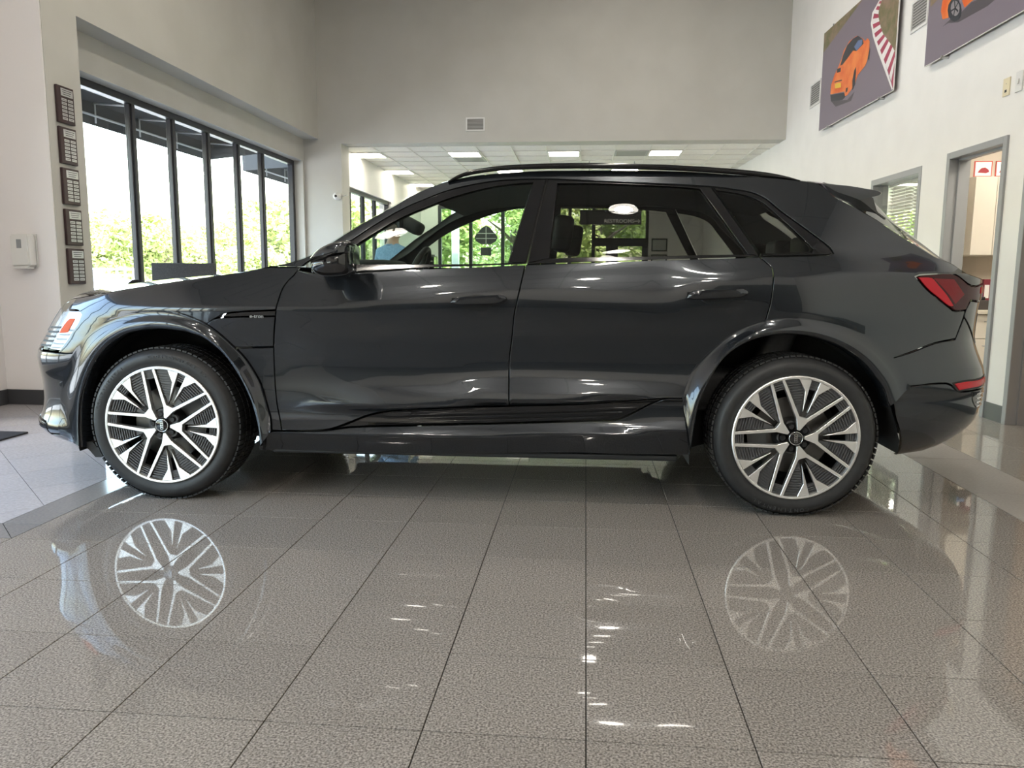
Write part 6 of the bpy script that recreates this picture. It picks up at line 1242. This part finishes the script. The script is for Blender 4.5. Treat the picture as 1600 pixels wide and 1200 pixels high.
# ---- underbody, wheel wells ---------------------------------------------------------------------------------------
ub = box('underbody', (.47, .10, .229), (2.42, 2*TC - .10, .258), M_plastic, CAR, .01)
bm = bmesh.new()
bt_ = box('battery_tray', (.62, .20, .219), (2.30, 2*TC - .20, .230), M_under, ub, .004)
for i in range(9):
    for j in range(8):
        add_lathe(bm, [(.001, .2175), (.030, .2175), (.034, .2195)], 14, 'Z', Matrix.Translation((.72 + .19*i + (.06 if j % 2 else 0), .28 + .19*j, 0)))
from_bm('tray_bolt_cover', bm, M_plastic, ub)
box('front_undertray', (-.52, .42, .24), (.47, 2*TC - .42, .28), M_plastic, ub); box('rear_undertray', (2.42, .55, .33), (3.1, 2*TC - .55, .36), M_plastic, ub)
for s, c_in in ((SF, TR['flF_in']), (SR, TR['lnR'])):
    for mir in (False, True):
        A = resample(c_in, 60); A = np.array([(s + (p[0]-s)*1.01, p[1]) for p in A]); rows = []
        A = np.concatenate([[[A[0, 0] + .004, .225]], A, [[A[-1, 0] - .004, .25 if s < 1 else .30]]])
        for t in (.055, .12, .25, .36): rows.append([(p[0], t, p[1]) for p in A])
        rows.append([(s + (p[0] - s)*.02, .37, ZH + (p[1] - ZH)*.02) for p in A])
        grid_mesh('wheel_liner', np.array(rows), M_black, CAR, mir)
pts = TR['flF_in'][0]
prism('air_deflector', [(-.50, .262), (-.44, .262), (-.395, .20), (-.40, .185), (-.43, .185), (-.455, .215)], M_black, CAR, Matrix.Translation((0, .10, 0)), .20)
# ---- cabin ------------------------------------------------------------------------------------------------------------
def rounded(name, lo, hi, m, parent, bev=.03, rot=0, piv=None):
    bm = bmesh.new(); add_box(bm, lo, hi)
    if rot: bmesh.ops.rotate(bm, verts=bm.verts[:], cent=piv or lo, matrix=Matrix.Rotation(rot, 3, 'Y'))
    bmesh.ops.bevel(bm, geom=bm.edges[:], offset=bev, segments=3, affect='EDGES', profile=.6)
    o = from_bm(name, bm, m, parent, True); return o
fl_ = box('cabin_floor', (.47, .14, .262), (2.42, 2*TC - .14, .30), M_cardark, CAR)
rounded('dashboard', (.55, .16, .80), (.98, 2*TC - .16, 1.085), M_cardark, CAR, .05)
rounded('instrument_hood', (.66, .32, 1.05), (1.02, .78, 1.165), M_cardark, CAR, .045)
rounded('centre_console', (.9, .80, .45), (1.9, 1.13, .80), M_cardark, CAR, .04)
for t0, s0 in ((.30, 1.27), (1.10, 1.33)):
    st = empty('front_seat', (s0, t0, .30), 0, CAR)
    rounded('cushion', (-.22, 0, .12), (.32, .52, .34), M_seat, st, .06)
    rounded('backrest', (.30, .0, .25), (.44, .52, .88), M_seat, st, .05, math.radians(20), (.30, 0, .25))
    rounded('headrest', (.53, .13, .92), (.63, .39, 1.10), M_seat, st, .035, math.radians(8), (.53, 0, .92))
rs = empty('rear_seat', (2.45, .25, .30), 0, CAR)
rounded('cushion', (-.15, 0, .14), (.35, 1.43, .36), M_seat, rs, .06); rounded('backrest', (.30, 0, .30), (.44, 1.43, .86), M_seat, rs, .05, math.radians(22), (.30, 0, .30))
for t0 in (.10, .60, 1.10): rounded('headrest', (.56, t0, .84), (.65, t0 + .24, .99), M_seat, rs, .03)
rounded('parcel_shelf', (3.05, .2, 1.00), (3.5, 2*TC - .2, 1.03), M_cardark, CAR, .01)
swh = empty('steering_wheel', (1.09, .55, 1.05), 0, CAR); swh.rotation_euler = (0, math.radians(-68), 0)
tube('wheel_rim', [(.185*math.cos(k*PI/20), .185*math.sin(k*PI/20), 0) for k in range(40)], .016, M_seat, swh, 8, True)
rounded('wheel_boss', (-.07, -.08, -.03), (.07, .08, .015), M_seat, swh, .025)
for a in (0, PI/2*1.0, PI): tube('wheel_spoke', [(0, 0, -.01), (.17*math.sin(a + PI/2), .17*math.cos(a + PI/2), 0)], .014, M_seat, swh, 6)
tube('column', [(0, 0, -.03), (0, 0, -.35)], .035, M_cardark, swh, 8)
im = rounded('interior_mirror', (.93, .86, 1.345), (.965, 1.07, 1.425), M_cardark, CAR, .02)
tube('mirror_stalk', [(.945, .965, 1.42), (.90, .965, 1.445)], .012, M_cardark, im)
rounded('sensor_housing', (.86, .88, 1.40), (1.06, 1.05, 1.475), M_cardark, CAR, .03, math.radians(28), (.86, 0, 1.40))
# ---- badges ----------------------------------------------------------------------------------------------------------
qa, za = np.mean(np.array(TR['vent_strip'])[:, 0]), np.mean(np.array(TR['vent_strip'])[:, 1])
pa = side(np.array(.44), np.array(.897))
text('fender_badge', 'e-tron', .026, mat('dark_badge', (.30, .30, .31), .35, .8), [o for o in CAR.children if o.name.startswith('front_fender')][0], Matrix.Translation((.435, pa[1] + .0005, .893)) @ Matrix.Rotation(PI/2, 4, 'X'), .0012)

do_posters()
